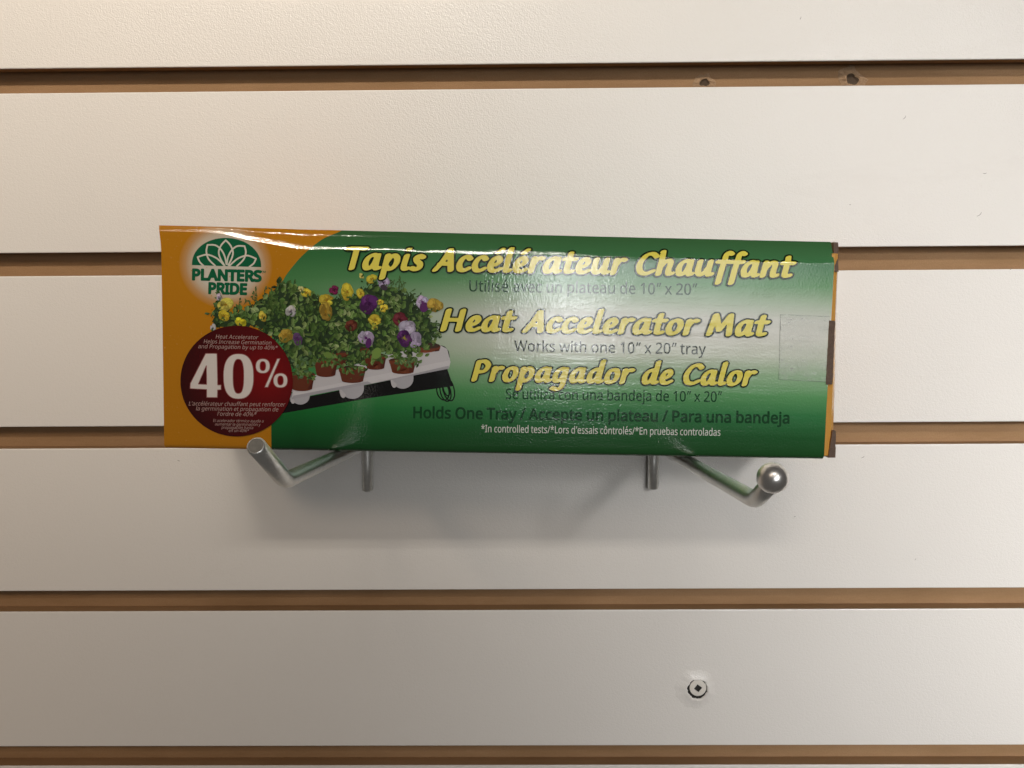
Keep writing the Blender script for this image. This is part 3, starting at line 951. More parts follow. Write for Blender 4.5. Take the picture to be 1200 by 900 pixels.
LETTERS = "%'*/0124ADEGHILMNOPRSTUWabcdefghijklmnoprstuvwxyz"
GL = {}
for ch, row in zip(LETTERS, OUTLINES):
    k, cons = 1, []
    while k < len(row):
        n = row[k]
        cons.append([(row[k + 1 + 2 * i] / 1000, row[k + 2 + 2 * i] / 1000) for i in range(n)])
        k += 1 + 2 * n
    GL[ch] = [row[0] / 1000, cons]


def sized(name, src):
    return [GL[src][0], [list(c) for c in GL[src][1]]]


CAPH = max(y for c in GL['H'][1] for _, y in c)
XH = max(y for c in GL['x'][1] for _, y in c)
ac = [(0.17, XH + .05), (0.215, XH + .05), (0.30, XH + .19), (0.23, XH + .19)]
for ch, basech in (('é', 'e'), ('ó', 'o')):
    g = sized(ch, basech)
    g[1].append([(x - 0.02, y) for x, y in ac])
    GL[ch] = g
g = sized('ô', 'o')
g[1].append([(0.10, XH + .05), (0.15, XH + .05), (0.205, XH + .13), (0.26, XH + .05), (0.31, XH + .05), (0.235, XH + .19), (0.175, XH + .19)])
GL['ô'] = g
q = [(0.05, CAPH * .68), (0.085, CAPH * .68), (0.15, CAPH * 1.02), (0.085, CAPH * 1.02)]
GL['″'] = [0.27, [q, [(x + .115, y) for x, y in q]]]
GL['’'] = [0.15, [[(x, y) for x, y in q]]]
GL[' '] = [0.165, []]
CACHE = {}


def glyph(ch, bold):
    k = (ch, bold)
    if k not in CACHE:
        adv, cons = GL[ch]
        if not cons:
            CACHE[k] = ([], [])
        else:
            xs = [p[0] for c in cons for p in c]
            ys = [p[1] for c in cons for p in c]
            h = 0.017
            X, Y = grid(min(xs) - .05, max(xs) + .05, min(ys) - .05, max(ys) + .05, h)
            CACHE[k] = march(contour_field(cons, X, Y) + bold, X[0, 0], Y[0, 0], h)
    return CACHE[k]


# --- headline lettering: a broad nib drawn along these strokes, x-height = 1
NIB = (0.170, 0.092, math.radians(26))
BOWL = [(.73, .80), (.52, .895), (.27, .72), (.165, .40), (.24, .13), (.42, .14), (.60, .40), (.71, .80)]
STEM = [(.74, .88), (.69, .30), (.73, .12), (.86, .15)]
TG = {
    'a': (.98, [BOWL, STEM]),
    'c': (.78, [[(.68, .76), (.54, .89), (.32, .80), (.175, .46), (.25, .16), (.46, .11), (.66, .22)]]),
    'd': (.98, [BOWL, [(.82, 1.40), (.70, .30), (.73, .12), (.86, .15)]]),
    'e': (.80, [[(.20, .42), (.46, .48), (.62, .68), (.52, .88), (.32, .80), (.175, .46), (.25, .16), (.46, .11), (.68, .22)]]),
    'f': (.66, [[(.80, 1.34), (.66, 1.42), (.50, 1.22), (.38, .55), (.28, -.34)], [(.14, .87), (.72, .87)]]),
    'g': (.96, [BOWL, [(.74, .88), (.67, .10), (.58, -.27), (.36, -.40), (.10, -.32)]]),
    'h': (1.0, [[(.30, 1.40), (.18, .10)], [(.20, .42), (.42, .78), (.62, .89), (.72, .74), (.66, .36), (.70, .13), (.86, .15)]]),
    'i': (.48, [[(.25, .88), (.18, .30), (.24, .12), (.37, .15)], [(.30, 1.24), (.31, 1.26)]]),
    'l': (.48, [[(.30, 1.40), (.18, .30), (.24, .12), (.37, .15)]]),
    'n': (1.0, [[(.25, .88), (.17, .10)], [(.20, .42), (.42, .78), (.62, .89), (.72, .74), (.66, .36), (.70, .13), (.86, .15)]]),
    'o': (.90, [[(.52, .89), (.30, .78), (.175, .42), (.26, .14), (.46, .11), (.66, .26), (.75, .58), (.68, .83), (.52, .89)]]),
    'p': (.95, [[(.25, .88), (.13, -.42)], [(.20, .42), (.40, .78), (.58, .89), (.74, .72), (.72, .40), (.54, .14), (.36, .11), (.24, .22)]]),
    'r': (.72, [[(.25, .88), (.17, .10)], [(.20, .46), (.38, .78), (.54, .89), (.66, .86)]]),
    's': (.70, [[(.60, .80), (.44, .89), (.27, .78), (.33, .58), (.49, .42), (.48, .20), (.30, .11), (.11, .18)]]),
    't': (.66, [[(.36, 1.20), (.26, .32), (.32, .13), (.52, .16)], [(.10, .86), (.62, .86)]]),
    'u': (.98, [[(.22, .88), (.17, .34), (.28, .12), (.48, .20), (.66, .52)], [(.74, .88), (.68, .28), (.73, .12), (.86, .15)]]),
    'T': (.92, [[(.10, 1.24), (.98, 1.25)], [(.54, 1.24), (.43, .10)]]),
    'A': (1.08, [[(.08, .10), (.40, .62), (.68, 1.26)], [(.70, 1.26), (.86, .10)], [(.28, .46), (.78, .46)]]),
    'C': (1.02, [[(1.00, 1.10), (.80, 1.27), (.46, 1.14), (.20, .66), (.28, .22), (.58, .11), (.90, .26)]]),
    'H': (1.20, [[(.26, 1.26), (.14, .10)], [(.98, 1.26), (.88, .10)], [(.24, .70), (.90, .70)]]),
    'M': (1.36, [[(.10, .10), (.30, 1.24)], [(.32, 1.24), (.58, .36)], [(.60, .36), (1.04, 1.24)], [(1.06, 1.24), (1.10, .10)]]),
    'P': (.98, [[(.28, 1.24), (.16, .10)], [(.28, 1.22), (.62, 1.27), (.84, 1.02), (.68, .68), (.34, .60)]]),
    ' ': (.52, []),
}
TG['é'] = (TG['e'][0], TG['e'][1] + [[(.48, 1.16), (.66, 1.34)]])
SHEAR = 0.20
TCACHE = {}


def title_glyph(ch, grow):
    k = (ch, grow)
    if k not in TCACHE:
        strokes = TG[ch][1]
        if not strokes:
            TCACHE[k] = ([], [])
            return TCACHE[k]
        h = 0.032
        X, Y = grid(-.35, 1.75, -.85, 1.85, h)
        D = np.full(X.shape, 1e9)
        ca, sa = math.cos(NIB[2]), math.sin(NIB[2])

        def tr(x, y):
            return (x * ca + y * sa) / NIB[0], (-x * sa + y * ca) / NIB[1]
        Xn, Yn = tr(X, Y)
        for st in strokes:
            pts = curve_pts([(x + SHEAR * y * 0.62, y) for x, y in st])
            pn = [tr(*p) for p in pts]
            for a, b in zip(pn, pn[1:]):
                D = np.minimum(D, seg_dist(Xn, Yn, a, b))
        f = (1.0 - D) * 0.14
        if grow:
            V, FA = march(f, X[0, 0], Y[0, 0], h)
            # true offset of the outline: distance to the inked cells
            on = f > 0
            px, py = X[on], Y[on]
            out = np.full(X.shape, -1e3)
            R_ = int(grow / h) + 2
            dist = np.full(X.shape, 1e3)
            for dj in range(-R_, R_ + 1):
                for di in range(-R_, R_ + 1):
                    d0 = math.hypot(di, dj) * h
                    sh = np.roll(np.roll(f, dj, 0), di, 1)
                    dist = np.minimum(dist, np.where(sh > -h * 0.7, d0 - np.minimum(sh, h) * 1.0, 1e3))
            TCACHE[k] = march(grow - dist, X[0, 0], Y[0, 0], h)
        else:
            TCACHE[k] = march(f, X[0, 0], Y[0, 0], h)
    return TCACHE[k]


class Sheet:
    """collects flat shapes in layout units and lays them on the front panel as one mesh"""

    def __init__(s):
        s.v, s.f, s.c = [], [], []

    def add(s, V, F, lift, col=None):
        o = len(s.v)
        for x, y in V:
            u, v = uv(x, y)
            s.v.append(P3(u, v, lift))
        for q in F:
            s.f.append(tuple(o + i for i in q))
            s.c.append(col)
        return s

    def poly(s, pts, lift, col=None):
        return s.add(pts, [tuple(range(len(pts)))], lift, col)

    def build(s, name, mat, parent):
        cols = s.c if s.c and s.c[0] is not None else None
        o = mesh_obj(name, s.v, s.f, mat, parent, colors=cols)
        bm = bmesh.new()
        bm.from_mesh(o.data)
        fl = [q for q in bm.faces if q.normal.y > 0]
        if fl:
            bmesh.ops.reverse_faces(bm, faces=fl)
        bm.to_mesh(o.data)
        bm.free()
        return o


def text_line(sheet, text, x0, y0, x1, y1, cap, bold=0.0, shear=0.0, lift=0.06):
    adv = [GL[c][0] for c in text]
    total = sum(adv)
    L = math.hypot(x1 - x0, y1 - y0)
    sx = L / total
    sy = cap / CAPH
    cx_, cy_ = (x1 - x0) / L, (y1 - y0) / L
    pen = 0.0
    for ch, a in zip(text, adv):
        V, F = glyph(ch, bold)
        out = []
        for gx, gy in V:
            px = (pen + gx + shear * gy) * sx
            py = gy * sy
            out.append((x0 + px * cx_ + py * cy_, y0 + px * cy_ - py * cx_))
        sheet.add(out, F, lift)
        pen += a
    return sheet


def title_line(text, x0, y0, x1, y1, xh, track=0.0):
    total = sum(TG[c][0] + track for c in text)
    L = math.hypot(x1 - x0, y1 - y0)
    sx = L / total
    cx_, cy_ = (x1 - x0) / L, (y1 - y0) / L
    yel, dark = Sheet(), Sheet()
    for sh, grow, lift in ((dark, 0.085, 0.38), (yel, 0.0, 0.42)):
        pen = 0.0
        for k, ch in enumerate(text):
            V, F = title_glyph(ch, grow)
            out = [(x0 + (pen + gx) * sx * cx_ + gy * xh * cy_, y0 + (pen + gx) * sx * cy_ - gy * xh * cx_) for gx, gy in V]
            sh.add(out, F, lift + 0.002 * (k % 4))
            pen += TG[ch][0] + track
    return yel, dark


YELLOW = ink('yellow_ink', (0.74, 0.64, 0.10))
OUTLINE = ink('outline_ink', (0.006, 0.020, 0.005))
DGREEN = ink('dark_green_ink', (0.003, 0.045, 0.012))
PALE = ink('pale_ink', (0.62, 0.64, 0.58))

for text, x0, y0, x1, y1, xh in (('Tapis Accélérateur Chauffant', 402, 316.3, 927.5, 326.2, 20.4),
                                 ('Heat Accelerator Mat', 516, 388.2, 897.5, 394.6, 19.6),
                                 ('Propagador de Calor', 552, 446.8, 883, 452.6, 18.7)):
    yel, dark = title_line(text, x0, y0, x1, y1, xh)
    dark.build('title_outline', OUTLINE, front)
    yel.build('title_lettering', YELLOW, front)

for text, x0, y0, x1, y1, cap, bold, mat in (
        ('Utilisé avec un plateau de 10″ x 20″', 548.5, 341.4, 817, 345.6, 13.0, 0.006, DGREEN),
        ('Works with one 10″ x 20″ tray', 602.5, 411.5, 827, 415.3, 12.6, 0.006, OUTLINE),
        ('Se utiliza con una bandeja de 10″ x 20″', 592, 467.5, 846, 471.0, 12.0, 0.006, DGREEN),
        ('Holds One Tray / Accepte un plateau / Para una bandeja', 483, 489.7, 926, 496.2, 12.8, 0.020, DGREEN),
        ('*In controlled tests/*Lors d’essais côntrolés/*En pruebas controladas', 563.5, 506.3, 844.5, 510.6, 8.4, 0.004, PALE)):
    text_line(Sheet(), text, x0, y0, x1, y1, cap, bold).build('caption_lettering', mat, front)

# ------------------------------------------------------------------ emblem: half disc with an open flower
LG = ink('emblem_green', (0.004, 0.105, 0.042))
LW = ink('emblem_line', (0.62, 0.60, 0.50))


def cz(pts, s=5.4545, ox=180, oy=250):
    return [(ox + x / s, oy + y / s) for x, y in pts]


dome = [(245, 331)]
for k in range(41):
    a = math.pi * (1 - k / 40)
    dome.append((466.5 + 222 * math.cos(a), 338 + 3 * math.cos(a) * 1.5 - 181 * math.sin(a) ** 0.92))
dome.append((689, 344))
Sheet().poly(cz(dome), 0.03).build('emblem_dome', LG, front)
lines = [
    [(462, 172), (432, 205), (417, 247), (428, 290), (452, 330)], [(462, 172), (492, 205), (508, 248), (499, 290), (478, 330)],
    [(345, 202), (338, 245), (352, 292), (395, 336)], [(345, 202), (395, 204), (432, 232), (455, 275), (466, 325)],
    [(582, 210), (590, 250), (575, 296), (532, 338)], [(582, 210), (535, 210), (500, 236), (477, 278), (468, 325)],
    [(282, 280), (296, 312), (322, 337)], [(282, 280), (340, 264), (395, 282), (432, 312), (458, 340)],
    [(655, 290), (640, 320), (612, 342)], [(655, 290), (600, 270), (545, 286), (508, 314), (480, 341)],
]
X, Y = grid(222, 310, 276, 316, 0.32)
D = np.full(X.shape, 1e9)
for ln in lines:
    p = curve_pts(cz(ln), 6)
    for a, b in zip(p, p[1:]):
        D = np.minimum(D, seg_dist(X, Y, a, b))
# keep inside the dome
dm = contour_field([cz(dome)], X, Y)
V, F = march(np.minimum(0.95 - D, dm - 0.02), X[0, 0], Y[0, 0], 0.32)
Sheet().add(V, F, 0.055).build('emblem_flower', LW, front)
sh = Sheet()
text_line(sh, 'PLANTERS', 224.4, 327.6, 306.4, 329.6, 12.0, 0.046)
text_line(sh, 'PRIDE', 243.4, 343.6, 289.4, 345.0, 12.0, 0.046)
text_line(sh, 'TM', 305.8, 319.6, 311.5, 319.8, 2.4, 0.010)
sh.build('emblem_lettering', LG, front)

# ------------------------------------------------------------------ discount roundel
t = NT('dark_red_print')
u_, v_ = panel_coords(t)
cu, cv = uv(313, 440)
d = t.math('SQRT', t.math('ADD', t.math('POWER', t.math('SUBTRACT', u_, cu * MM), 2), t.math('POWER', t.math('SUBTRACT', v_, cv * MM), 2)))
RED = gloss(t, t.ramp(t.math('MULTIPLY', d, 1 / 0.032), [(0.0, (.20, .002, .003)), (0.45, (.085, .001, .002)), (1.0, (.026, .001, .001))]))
BX, BY, BRAD = 277.6, 446.4, 65.8
RL = 0.40
sh = Sheet()
NR_ = 96
cen = [(BX, BY)]
for rr in (0.5, 1.0):
    cen += [(BX + BRAD * rr * math.cos(2 * math.pi * k / NR_), BY + BRAD * rr * 0.985 * math.sin(2 * math.pi * k / NR_)) for k in range(NR_)]
fs = [(0, 1 + k, 1 + (k + 1) % NR_) for k in range(NR_)]
fs += [(1 + k, 1 + NR_ + k, 1 + NR_ + (k + 1) % NR_, 1 + (k + 1) % NR_) for k in range(NR_)]
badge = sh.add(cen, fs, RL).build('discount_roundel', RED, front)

c8 = lambda pts: cz(pts, 5.8065, 190, 370)
four = [[(298, 256), (376, 256), (381, 470), (404, 470), (404, 503), (380, 505), (379, 557), (305, 556), (305, 502), (192, 496), (193, 462)],
        [(303, 340), (305, 466), (250, 464)]]


def oval(cx_, cy_, rx, ry, p=2.3, n=44, rot=0.0):
    out = []
    for k in range(n):
        a = 2 * math.pi * k / n
        c_, s_ = math.cos(a), math.sin(a)
        x = rx * math.copysign(abs(c_) ** (2 / p), c_)
        y = ry * math.copysign(abs(s_) ** (2 / p), s_)
        out.append((cx_ + x * math.cos(rot) - y * math.sin(rot), cy_ + x * math.sin(rot) + y * math.cos(rot)))
    return out


zero = [oval(522, 412, 103, 154, 2.5), oval(521, 412, 36, 116, 2.6)]
pct = [oval(687, 342, 49, 50), oval(687, 342, 19, 31, 2.4), oval(807, 440, 49, 50), oval(807, 440, 19, 31, 2.4)]
slash = [[(784, 292), (806, 290), (722, 487), (698, 487)]]
NUMW = ink('number_ink', (0.66, 0.60, 0.56))
NUMH = ink('number_halo_ink', (0.30, 0.10, 0.095))
X, Y = grid(218, 342, 410, 472, 0.36)
fld = np.maximum(contour_field([c8(c) for c in four], X, Y), contour_field([c8(c) for c in zero], X, Y))
fld = np.maximum(fld, contour_field([c8(c) for c in pct], X, Y))
fld = np.maximum(fld, contour_field([c8(c) for c in slash], X, Y))
V, F = march(fld + 0.25, X[0, 0], Y[0, 0], 0.36)
Sheet().add(V, F, RL + 0.035).build('number_halo', NUMH, front)
V, F = march(fld - 0.55, X[0, 0], Y[0, 0], 0.36)
Sheet().add(V, F, RL + 0.06).build('number_lettering', NUMW, front)
RTXT = ink('roundel_text_ink', (0.42, 0.28, 0.25))
sh = Sheet()
for text, x0, y0, x1, y1, cap in (
        ('Heat Accelerator', 252.5, 396.6, 302.5, 397.6, 4.6), ('Helps Increase Germination', 238.5, 402.3, 318.5, 403.9, 4.6),
        ('and Propagation by up to 40%*', 232.2, 408.0, 325.5, 409.8, 4.6),
        ('L’accélérateur chauffant peut renforcer', 221, 475.0, 334.2, 476.2, 4.7),
        ('la germination et propagation de', 229.6, 480.8, 326.4, 482.0, 4.7), ('l’ordre de 40%*', 254.6, 487.0, 300.6, 487.8, 4.7),
        ('El acelerador térmico ayuda a', 249.8, 494.2, 309.2, 494.9, 3.3), ('aumentar la germinación y', 252, 498.4, 305.4, 499.0, 3.3),
        ('propagación hasta', 259.6, 502.3, 297.2, 502.7, 3.3), ('en un 40%*', 268, 506.0, 292, 506.3, 3.3)):
    text_line(sh, text, x0, y0, x1, y1, cap, 0.0, 0.2, RL + 0.05)
sh.build('roundel_lettering', RTXT, front)

# ------------------------------------------------------------------ printed picture: a tray of pansies on the mat
t = NT('picture_print')
at = t.n('Attribute', attribute_name='ink')
PICT = gloss(t, at.outputs['Color'])
G = random.Random(21)
pic = Sheet()
lift = [0.02]


def ink_poly(pts, col):
    lift[0] += 0.00005
    pic.poly(pts, lift[0], col)


def jit(col, a):
    k = 1 + a * (G.random() * 2 - 1)
    return tuple(max(0.0, c * k * (1 + 0.12 * (G.random() - .5))) for c in col)


def stroke(pts, w, col):
    p = curve_pts(pts, 6)
    for a, b in zip(p, p[1:]):
        dx, dy = b[0] - a[0], b[1] - a[1]
        L = math.hypot(dx, dy) or 1
        nx_, ny_ = -dy / L * w / 2, dx / L * w / 2
        e = 0.15 * w / L
        ink_poly([(a[0] + nx_ - dx * e, a[1] + ny_ - dy * e), (b[0] + nx_ + dx * e, b[1] + ny_ + dy * e), (b[0] - nx_ + dx * e, b[1] - ny_ + dy * e), (a[0] - nx_ - dx * e, a[1] - ny_ - dy * e)], col)


def ell(cx_, cy_, rx, ry, rot=0, n=14):
    return [(cx_ + rx * math.cos(a) * math.cos(rot) - ry * math.sin(a) * math.sin(rot), cy_ + rx * math.cos(a) * math.sin(rot) + ry * math.sin(a) * math.cos(rot))
            for a in (2 * math.pi * k / n for k in range(n))]


BLK = (.004, .004, .004)
WHT = (.52, .50, .52)
# mat, cord
ink_poly([(322, 486), (336, 470), (524, 432), (531, 452.5), (430, 467)], BLK)
for k in range(9):
    x = 366 + k * 5.2 + (24 if k > 4 else 0)
    for j in range(4):
        stroke([(x, 470.5 - (x - 366) * .17 - j * 1.9), (x + 3.9, 469.8 - (x - 366) * .17 - j * 1.9)], .5, (.16, .17, .16))
stroke([(499, 446), (504, 451)], .8, (.3, .3, .3))
for (a, b, c_, d_) in ((519, 458, 7, 11), (522, 458.5, 6, 12), (525.5, 456, 6.5, 14), (523, 455, 3.5, 9)):
    e = ell(a, b, c_, d_, -0.25, 22)
    stroke(e + [e[0]], 1.5, (.004, .010, .005))
stroke([(516.5, 405.5), (521, 407), (525, 412), (526.3, 419)], 1.5, (.008, .014, .008))
# tray: cups below the rim, the flat top, and the rim itself
for (cx_, cy_, r) in ((352, 467, 11), (413, 458, 13.5), (472, 447, 12.5)):
    a0 = [(cx_ + r * math.cos(q), cy_ - 3 + r * .92 * max(0, math.sin(q))) for q in (math.pi * k / 14 for k in range(15))]
    ink_poly(a0 + [(cx_ - r, cy_ - 6), (cx_ + r, cy_ - 8)], (.40, .39, .42))
    ink_poly([(cx_ - r * .8 + (x - cx_) * .35, y - 1) for x, y in a0] + [(cx_ - r * .7, cy_ - 6)], (.50, .48, .50))
ink_poly([(338, 459), (352, 444), (400, 432), (470, 412), (515, 404), (524, 409), (527.5, 422), (344, 460)], WHT)
ink_poly([(343, 456.5), (400, 446), (526, 420), (528, 424), (526, 432), (436, 449.5), (342, 467.8)], (.58, .56, .58))
ink_poly([(342, 464), (436, 446), (526, 428.6), (526, 432), (436, 449.5), (342, 467.8)], (.36, .35, .38))
for k in range(26):
    x = 350 + G.random() * 165
    ink_poly(ell(x, 452 - (x - 350) * .2 + G.random() * 3, 2 + 3 * G.random(), .7), jit((.46, .44, .46), .2))
# pots
def pot(cx_, cy_, w, h):
    p_ = [(cx_ - w, cy_ - h * .75), (cx_ - w * .78, cy_ + h * .75)]
    p_ += [(cx_ - w * .78 * math.cos(q), cy_ + h * .75 + h * .28 * math.sin(q)) for q in (math.pi * k / 8 for k in range(1, 8))]
    p_ += [(cx_ + w * .78, cy_ + h * .75), (cx_ + w, cy_ - h * .75)]
    ink_poly(p_, jit((.12, .030, .013), .15))
    for a_, b_, c__ in ((-.86, -.5, (.16, .040, .017)), (-.55, -.1, (.21, .054, .022)), (-.2, .3, (.18, .045, .019)), (.55, .97, (.085, .02, .011))):
        ink_poly([(cx_ + w * a_, cy_ - h * .65), (cx_ + w * a_ * .8, cy_ + h * .8), (cx_ + w * b_ * .8, cy_ + h * .85), (cx_ + w * b_, cy_ - h * .65)], jit(c__, .15))
    ink_poly([(cx_ - w * 1.03, cy_ - h * .8), (cx_ - w * .97, cy_ - h * .35), (cx_, cy_ - h * .12), (cx_ + w * .97, cy_ - h * .38), (cx_ + w * 1.03, cy_ - h * .8)], jit((.15, .037, .017), .15))
    ink_poly(ell(cx_, cy_ - h * .78, w, h * .34), jit((.05, .028, .018), .2))


BACK_POTS = ((503, 413, 13, 10), (428, 415, 10, 8), (396, 420, 12, 8))
FRONT_POTS = ((440, 424, 13, 9), (382, 431, 14, 10.5), (472, 429, 16, 9), (413, 439, 16, 9.5), (354, 447, 15, 11))
for q in BACK_POTS:
    pot(*q)
# foliage
REG = [(247, 384), (249, 364), (256, 352), (272, 366), (285, 362), (300, 352), (318, 344), (328, 330), (338, 334), (352, 338), (368, 346), (384, 350), (398, 348), (416, 346),
       (428, 336), (440, 330), (452, 338), (466, 340), (482, 346), (490, 360), (502, 362), (506, 376), (513, 384), (508, 396), (512, 406), (504, 410), (490, 416), (480, 422),
       (464, 420), (448, 412), (436, 414), (428, 426), (412, 430), (400, 427), (392, 420), (376, 420), (366, 430), (352, 436), (338, 430), (330, 404), (300, 384)]


def inside(x, y, poly):
    r = False
    for (ax, ay), (bx, by) in zip(poly, poly[1:] + poly[:1]):
        if (ay > y) != (by > y) and x < (bx - ax) * (y - ay) / (by - ay) + ax:
            r = not r
    return r


inner = [(385 + (x - 385) * .97, 385 + (y - 385) * .95) for x, y in REG]
V, F = None, None
X, Y = grid(240, 530, 322, 446, 1.1)
wob = 2.4 * np.sin(X * .9 + 2 * np.sin(Y * .5)) * np.sin(Y * .8) + 1.6 * np.sin(X * 1.9 + Y * 1.3)
ff = contour_field([REG], X, Y) - 1.2 + wob
V, F = march(ff, X[0, 0], Y[0, 0], 1.1)
pic.add(V, F, 0.026, (.022, .042, .017))
lift[0] = max(lift[0], 0.028)


def leaf(x, y, a, L, w, col):
    ca, sa = math.cos(a), math.sin(a)
    up, dn = [], []
    for s, k in ((0, 0), (.2, .62), (.45, 1), (.72, .72), (1, 0)):
        ax_, ay_ = x + ca * L * s, y + sa * L * s
        up.append((ax_ - sa * w * k, ay_ + ca * w * k))
        dn.append((ax_ + sa * w * k, ay_ - ca * w * k))
    mid = [(x, y), (x + ca * L, y + sa * L)]
    ink_poly(up + [mid[1]][:0] + [mid[0]][:0], col)
    ink_poly(dn, tuple(c * .66 for c in col))


PAL = [(.024, .050, .014), (.042, .088, .020), (.070, .135, .030), (.105, .19, .045), (.145, .235, .065), (.19, .28, .09), (.26, .34, .14)]
pts = []
while len(pts) < 1250:
    x, y = 244 + G.random() * 275, 325 + G.random() * 118
    if inside(x, y, REG) and not (x < 332 and (x - BX) ** 2 + (y - BY) ** 2 < 58 ** 2):
        pts.append((y + G.random() * 14, x, y))
pts.sort()
for _, x, y in pts:
    dist = math.sin(x * .11 + 1) + math.sin(y * .17 + x * .05)
    col = jit(PAL[min(6, max(0, int(G.gauss(2.75 + dist * .9, 1.5))))], .3)
    leaf(x, y, G.gauss(-1.2, 1.15), 3.4 + 6.0 * G.random(), 1.0 + 2.3 * G.random(), col)
for (cx_, cy_, w, h) in FRONT_POTS:
    pot(cx_, cy_, w, h)
    for k in range(36):
        leaf(cx_ + G.gauss(0, w * .6), cy_ - h * .9 + G.gauss(0, 3.2), G.gauss(1.3 if k % 3 else -1.3, .9), 3.5 + 4.5 * G.random(), 1.2 + 1.1 * G.random(), jit(PAL[G.choice((1, 2, 2, 3, 4, 5))], .3))
# loose sprigs that stick out of the mass
for k in range(44):
    x, y, a = G.choice([(330, 338, -2.0), (342, 336, -1.2), (335, 330, -1.8), (300, 352, -1.4), (288, 362, -1.9), (318, 344, -1.6), (470, 342, -1.1), (484, 350, -.8), (452, 338, -1.5), (505, 380, -.2),
                        (508, 392, .2), (400, 348, -1.5), (310, 356, -2.2), (256, 356, -2.0), (250, 372, -2.8), (440, 332, -2.0)])
    x += G.gauss(0, 5)
    y += G.gauss(0, 3)
    a += G.gauss(0, .5)
    L = 5 + 7 * G.random()
    ex, ey = x + math.cos(a) * L, y + math.sin(a) * L
    c_ = jit((.06, .12, .035), .3)
    stroke([(x, y), ((x + ex) / 2 + G.gauss(0, .8), (y + ey) / 2), (ex, ey)], .5, c_)
    for s in (.45, .75, 1.0):
        leaf(x + (ex - x) * s, y + (ey - y) * s, a + G.gauss(0, .9), 2.4 + G.random() * 2.4, .7 + G.random() * .4, jit((.075, .14, .045), .35))


def petal(x, y, rx, ry, rot):
    ph = G.random() * 6.28
    out = []
    for k in range(16):
        a = 2 * math.pi * k / 16
        m_ = 1 + .10 * math.sin(3 * a + ph) + .06 * math.sin(5 * a + 2 * ph)
        c_, s_ = rx * m_ * math.cos(a), ry * m_ * math.sin(a)
        out.append((x + c_ * math.cos(rot) - s_ * math.sin(rot), y + c_ * math.sin(rot) + s_ * math.cos(rot)))
    return out


def bloom(x, y, r, col, eye, n=5, ratio=.62):
    a0 = G.random() * 6.28
    sq, sa_ = .70 + .28 * G.random(), G.random() * 3.14
    r *= 1.14

    def sqz(pts_):
        o_ = []
        for px_, py_ in pts_:
            dx_, dy_ = px_ - x, py_ - y
            p_ = dx_ * math.cos(sa_) + dy_ * math.sin(sa_)
            q_ = (-dx_ * math.sin(sa_) + dy_ * math.cos(sa_)) * sq
            o_.append((x + p_ * math.cos(sa_) - q_ * math.sin(sa_), y + p_ * math.sin(sa_) + q_ * math.cos(sa_)))
        return o_
    for k in range(n):
        a = a0 + k * 2 * math.pi / n + G.gauss(0, .25)
        q = r * ratio * (.8 + .45 * G.random())
        cx_, cy_ = x + math.cos(a) * r * .5, y + math.sin(a) * r * .5
        base_ = jit(col, .25)
        ink_poly(sqz(petal(cx_, cy_, q, q * .82, a + 1.57)), tuple(c * .62 for c in base_))
        ink_poly(sqz(petal(cx_ - .5, cy_ - .7, q * .88, q * .70, a + 1.57)), base_)
        ink_poly(sqz(petal(cx_ - .2 - r * .06, cy_ - r * .12, q * .5, q * .36, a + 1.4)), tuple(min(1, c * 1.18 + .01) for c in base_))
        for s in (-.35, 0, .35):
            ex, ey = x + math.cos(a + s) * r * .42, y + math.sin(a + s) * r * .42
            stroke(sqz([(x, y), (ex, ey)]), .45, tuple(c * .8 for c in eye))
    ink_poly(sqz(petal(x, y, r * .2, r * .16, a0)), eye)
    for k in range(2):
        leaf(x + G.gauss(0, r * .6), y + r * .75 + G.gauss(0, 1), G.gauss(-1.3, .8), 3 + 3 * G.random(), 1.1, jit(PAL[G.choice((1, 2, 3))], .3))


YL, YD, OC = (.62, .50, .045), (.30, .17, .015), (.40, .28, .04)
LIL, PUR, MAG, VI = (.44, .38, .52), (.10, .022, .125), (.16, .012, .06), (.17, .08, .21)
bloom(359, 343, 5.5, YL, YD, 4)
bloom(353, 339, 3, (.5, .5, .2), YD, 3)
bloom(392, 340, 5.4, MAG, (.05, .005, .02), 4)
bloom(407, 342, 8.4, YL, YD, 5)
bloom(423, 344, 5.2, YL, YD, 4)
bloom(436, 327, 5.6, YL, YD, 4)
bloom(424, 324, 3.0, (.55, .5, .12), YD, 3)
bloom(449.5, 331, 6.6, LIL, (.05, .02, .06), 4)
ink_poly(ell(450, 337, 4.5, 3.2, .5), (.05, .035, .05))
bloom(383, 352, 8.0, YL, YD, 5)
bloom(382, 365, 9.2, OC, YD, 5)
bloom(433, 356, 10.0, PUR, (.04, .005, .05), 5)
bloom(446, 354, 3.6, YL, YD, 3)
bloom(450, 361, 4.4, YL, YD, 3)
bloom(439.5, 375, 7.0, YL, YD, 4)
bloom(439, 384, 3.6, (.35, .38, .05), YD, 3)
bloom(495, 354, 7.4, LIL, PUR, 4)
ink_poly(ell(497, 360, 5, 6, .3), jit(PUR, .1))
bloom(510, 358, 7.8, OC, YD, 5)
bloom(341, 365, 6.0, (.50, .52, .50), (.1, .08, .1), 4)
bloom(335, 393, 7.4, OC, YD, 5)
bloom(349, 398, 6.4, VI, PUR, 5)
bloom(469, 375, 7.8, (.17, .022, .035), (.05, .005, .01), 5)
bloom(411, 382, 6.5, (.15, .035, .02), (.05, .01, .01), 6)
bloom(429, 396, 8.8, LIL, PUR, 4)
ink_poly(ell(432, 402, 3.4, 6, .2), jit(PUR, .1))
bloom(477, 384, 8.4, (.48, .42, .58), LIL, 4)
bloom(487, 399, 8.6, (.46, .40, .56), LIL, 4)
bloom(474, 396, 8.8, PUR, (.30, .25, .03), 5)
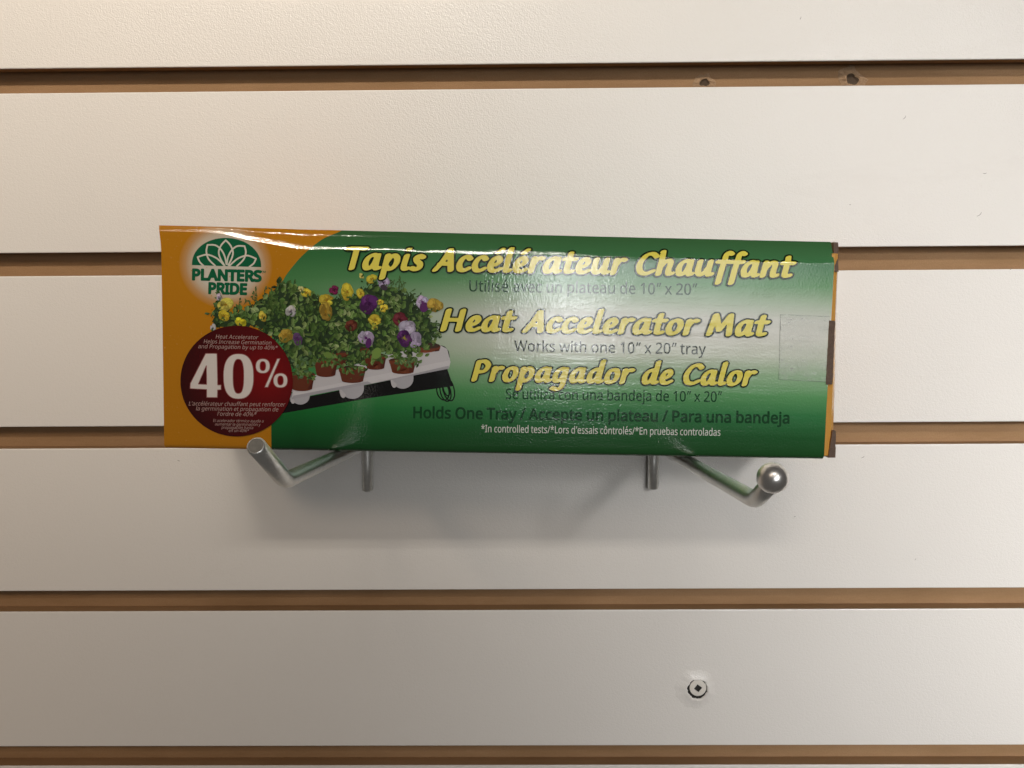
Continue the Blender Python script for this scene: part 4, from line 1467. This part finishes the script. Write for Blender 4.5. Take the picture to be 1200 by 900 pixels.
ink_poly(ell(441.5, 414, 5.2, 7.0, .4), (.17, .28, .06))
ink_poly(ell(384.5, 416, 5.0, 3.6, .2), (.14, .23, .05))
for k in range(14):
    leaf(478 + G.gauss(0, 7), 424 + G.gauss(0, 3), G.random() * 6.28, 5 + 3 * G.random(), 1.8, jit((.12, .20, .07), .3))
for k in range(14):
    leaf(352 + G.gauss(0, 9), 424 + G.gauss(0, 7), G.random() * 6.28, 5 + 2 * G.random(), 2.1, jit((.10, .18, .075), .3))
bloom(265, 357, 8.2, (.60, .52, .09), YD, 5)
bloom(257, 349, 4.0, (.45, .40, .48), VI, 3)
bloom(263, 370, 6.2, (.55, .42, .03), YD, 4)
bloom(282, 377, 6.0, (.66, .58, .03), (.55, .45, .03), 5)
bloom(308, 371, 5.2, (.60, .48, .06), YD, 4)
bloom(250, 384, 3.6, (.5, .47, .48), VI, 3)
pic.build('flower_picture', PICT, front)

# ------------------------------------------------------------------ clear tape over the tuck slot
t = NT('clear_tape')
b = t.b
b.inputs['Base Color'].default_value = (0.75, 0.77, 0.74, 1)
b.inputs['Roughness'].default_value = 0.16
b.inputs['Alpha'].default_value = 0.16
t.l(t.bump(t.noise(260, 3, 0.6, (.3, 1, 1)), 0.5, 0.0003), b.inputs['Normal'])
t.l(t.math('ADD', t.math('MULTIPLY', t.ramp(t.noise(420, 3, 0.7, (.5, 1, 1)), [(.45, 0.0), (.8, 1.0)]), .35), .10), b.inputs['Alpha'])
TAPE = t.m
t = NT('tape_edge')
t.b.inputs['Base Color'].default_value = (0.16, 0.20, 0.17, 1)
t.b.inputs['Roughness'].default_value = 0.3
t.l(t.math('MULTIPLY', t.noise(300, 2), 0.9), t.b.inputs['Alpha'])
TEDGE = t.m
sh = Sheet()
a, b_, c_, d_ = (914.5, 368.5), (972.5, 371), (969.5, 447.5), (912.5, 444.5)
nn = 8
gv = []
for j in range(nn + 1):
    for i in range(nn + 1):
        s, r = i / nn, j / nn
        gv.append(((a[0] * (1 - s) + b_[0] * s) * (1 - r) + (d_[0] * (1 - s) + c_[0] * s) * r,
                   (a[1] * (1 - s) + b_[1] * s) * (1 - r) + (d_[1] * (1 - s) + c_[1] * s) * r))
gf = [(j * (nn + 1) + i, j * (nn + 1) + i + 1, (j + 1) * (nn + 1) + i + 1, (j + 1) * (nn + 1) + i) for j in range(nn) for i in range(nn)]
sh.add(gv, gf, 0.16)
tape = sh.build('clear_tape', TAPE, carton)
sh = Sheet()
for p, q, w in ((a, d_, .8), (a, b_, .55), (d_, c_, .7)):
    dx, dy = q[0] - p[0], q[1] - p[1]
    L = math.hypot(dx, dy)
    nx_, ny_ = -dy / L * w / 2, dx / L * w / 2
    N = 10
    for k in range(N):
        s0, s1 = k / N, (k + 1) / N
        sh.poly([(p[0] + dx * s0 + nx_, p[1] + dy * s0 + ny_), (p[0] + dx * s1 + nx_, p[1] + dy * s1 + ny_),
                 (p[0] + dx * s1 - nx_, p[1] + dy * s1 - ny_), (p[0] + dx * s0 - nx_, p[1] + dy * s0 - ny_)], 0.20)
sh.build('tape_edge', TEDGE, tape)
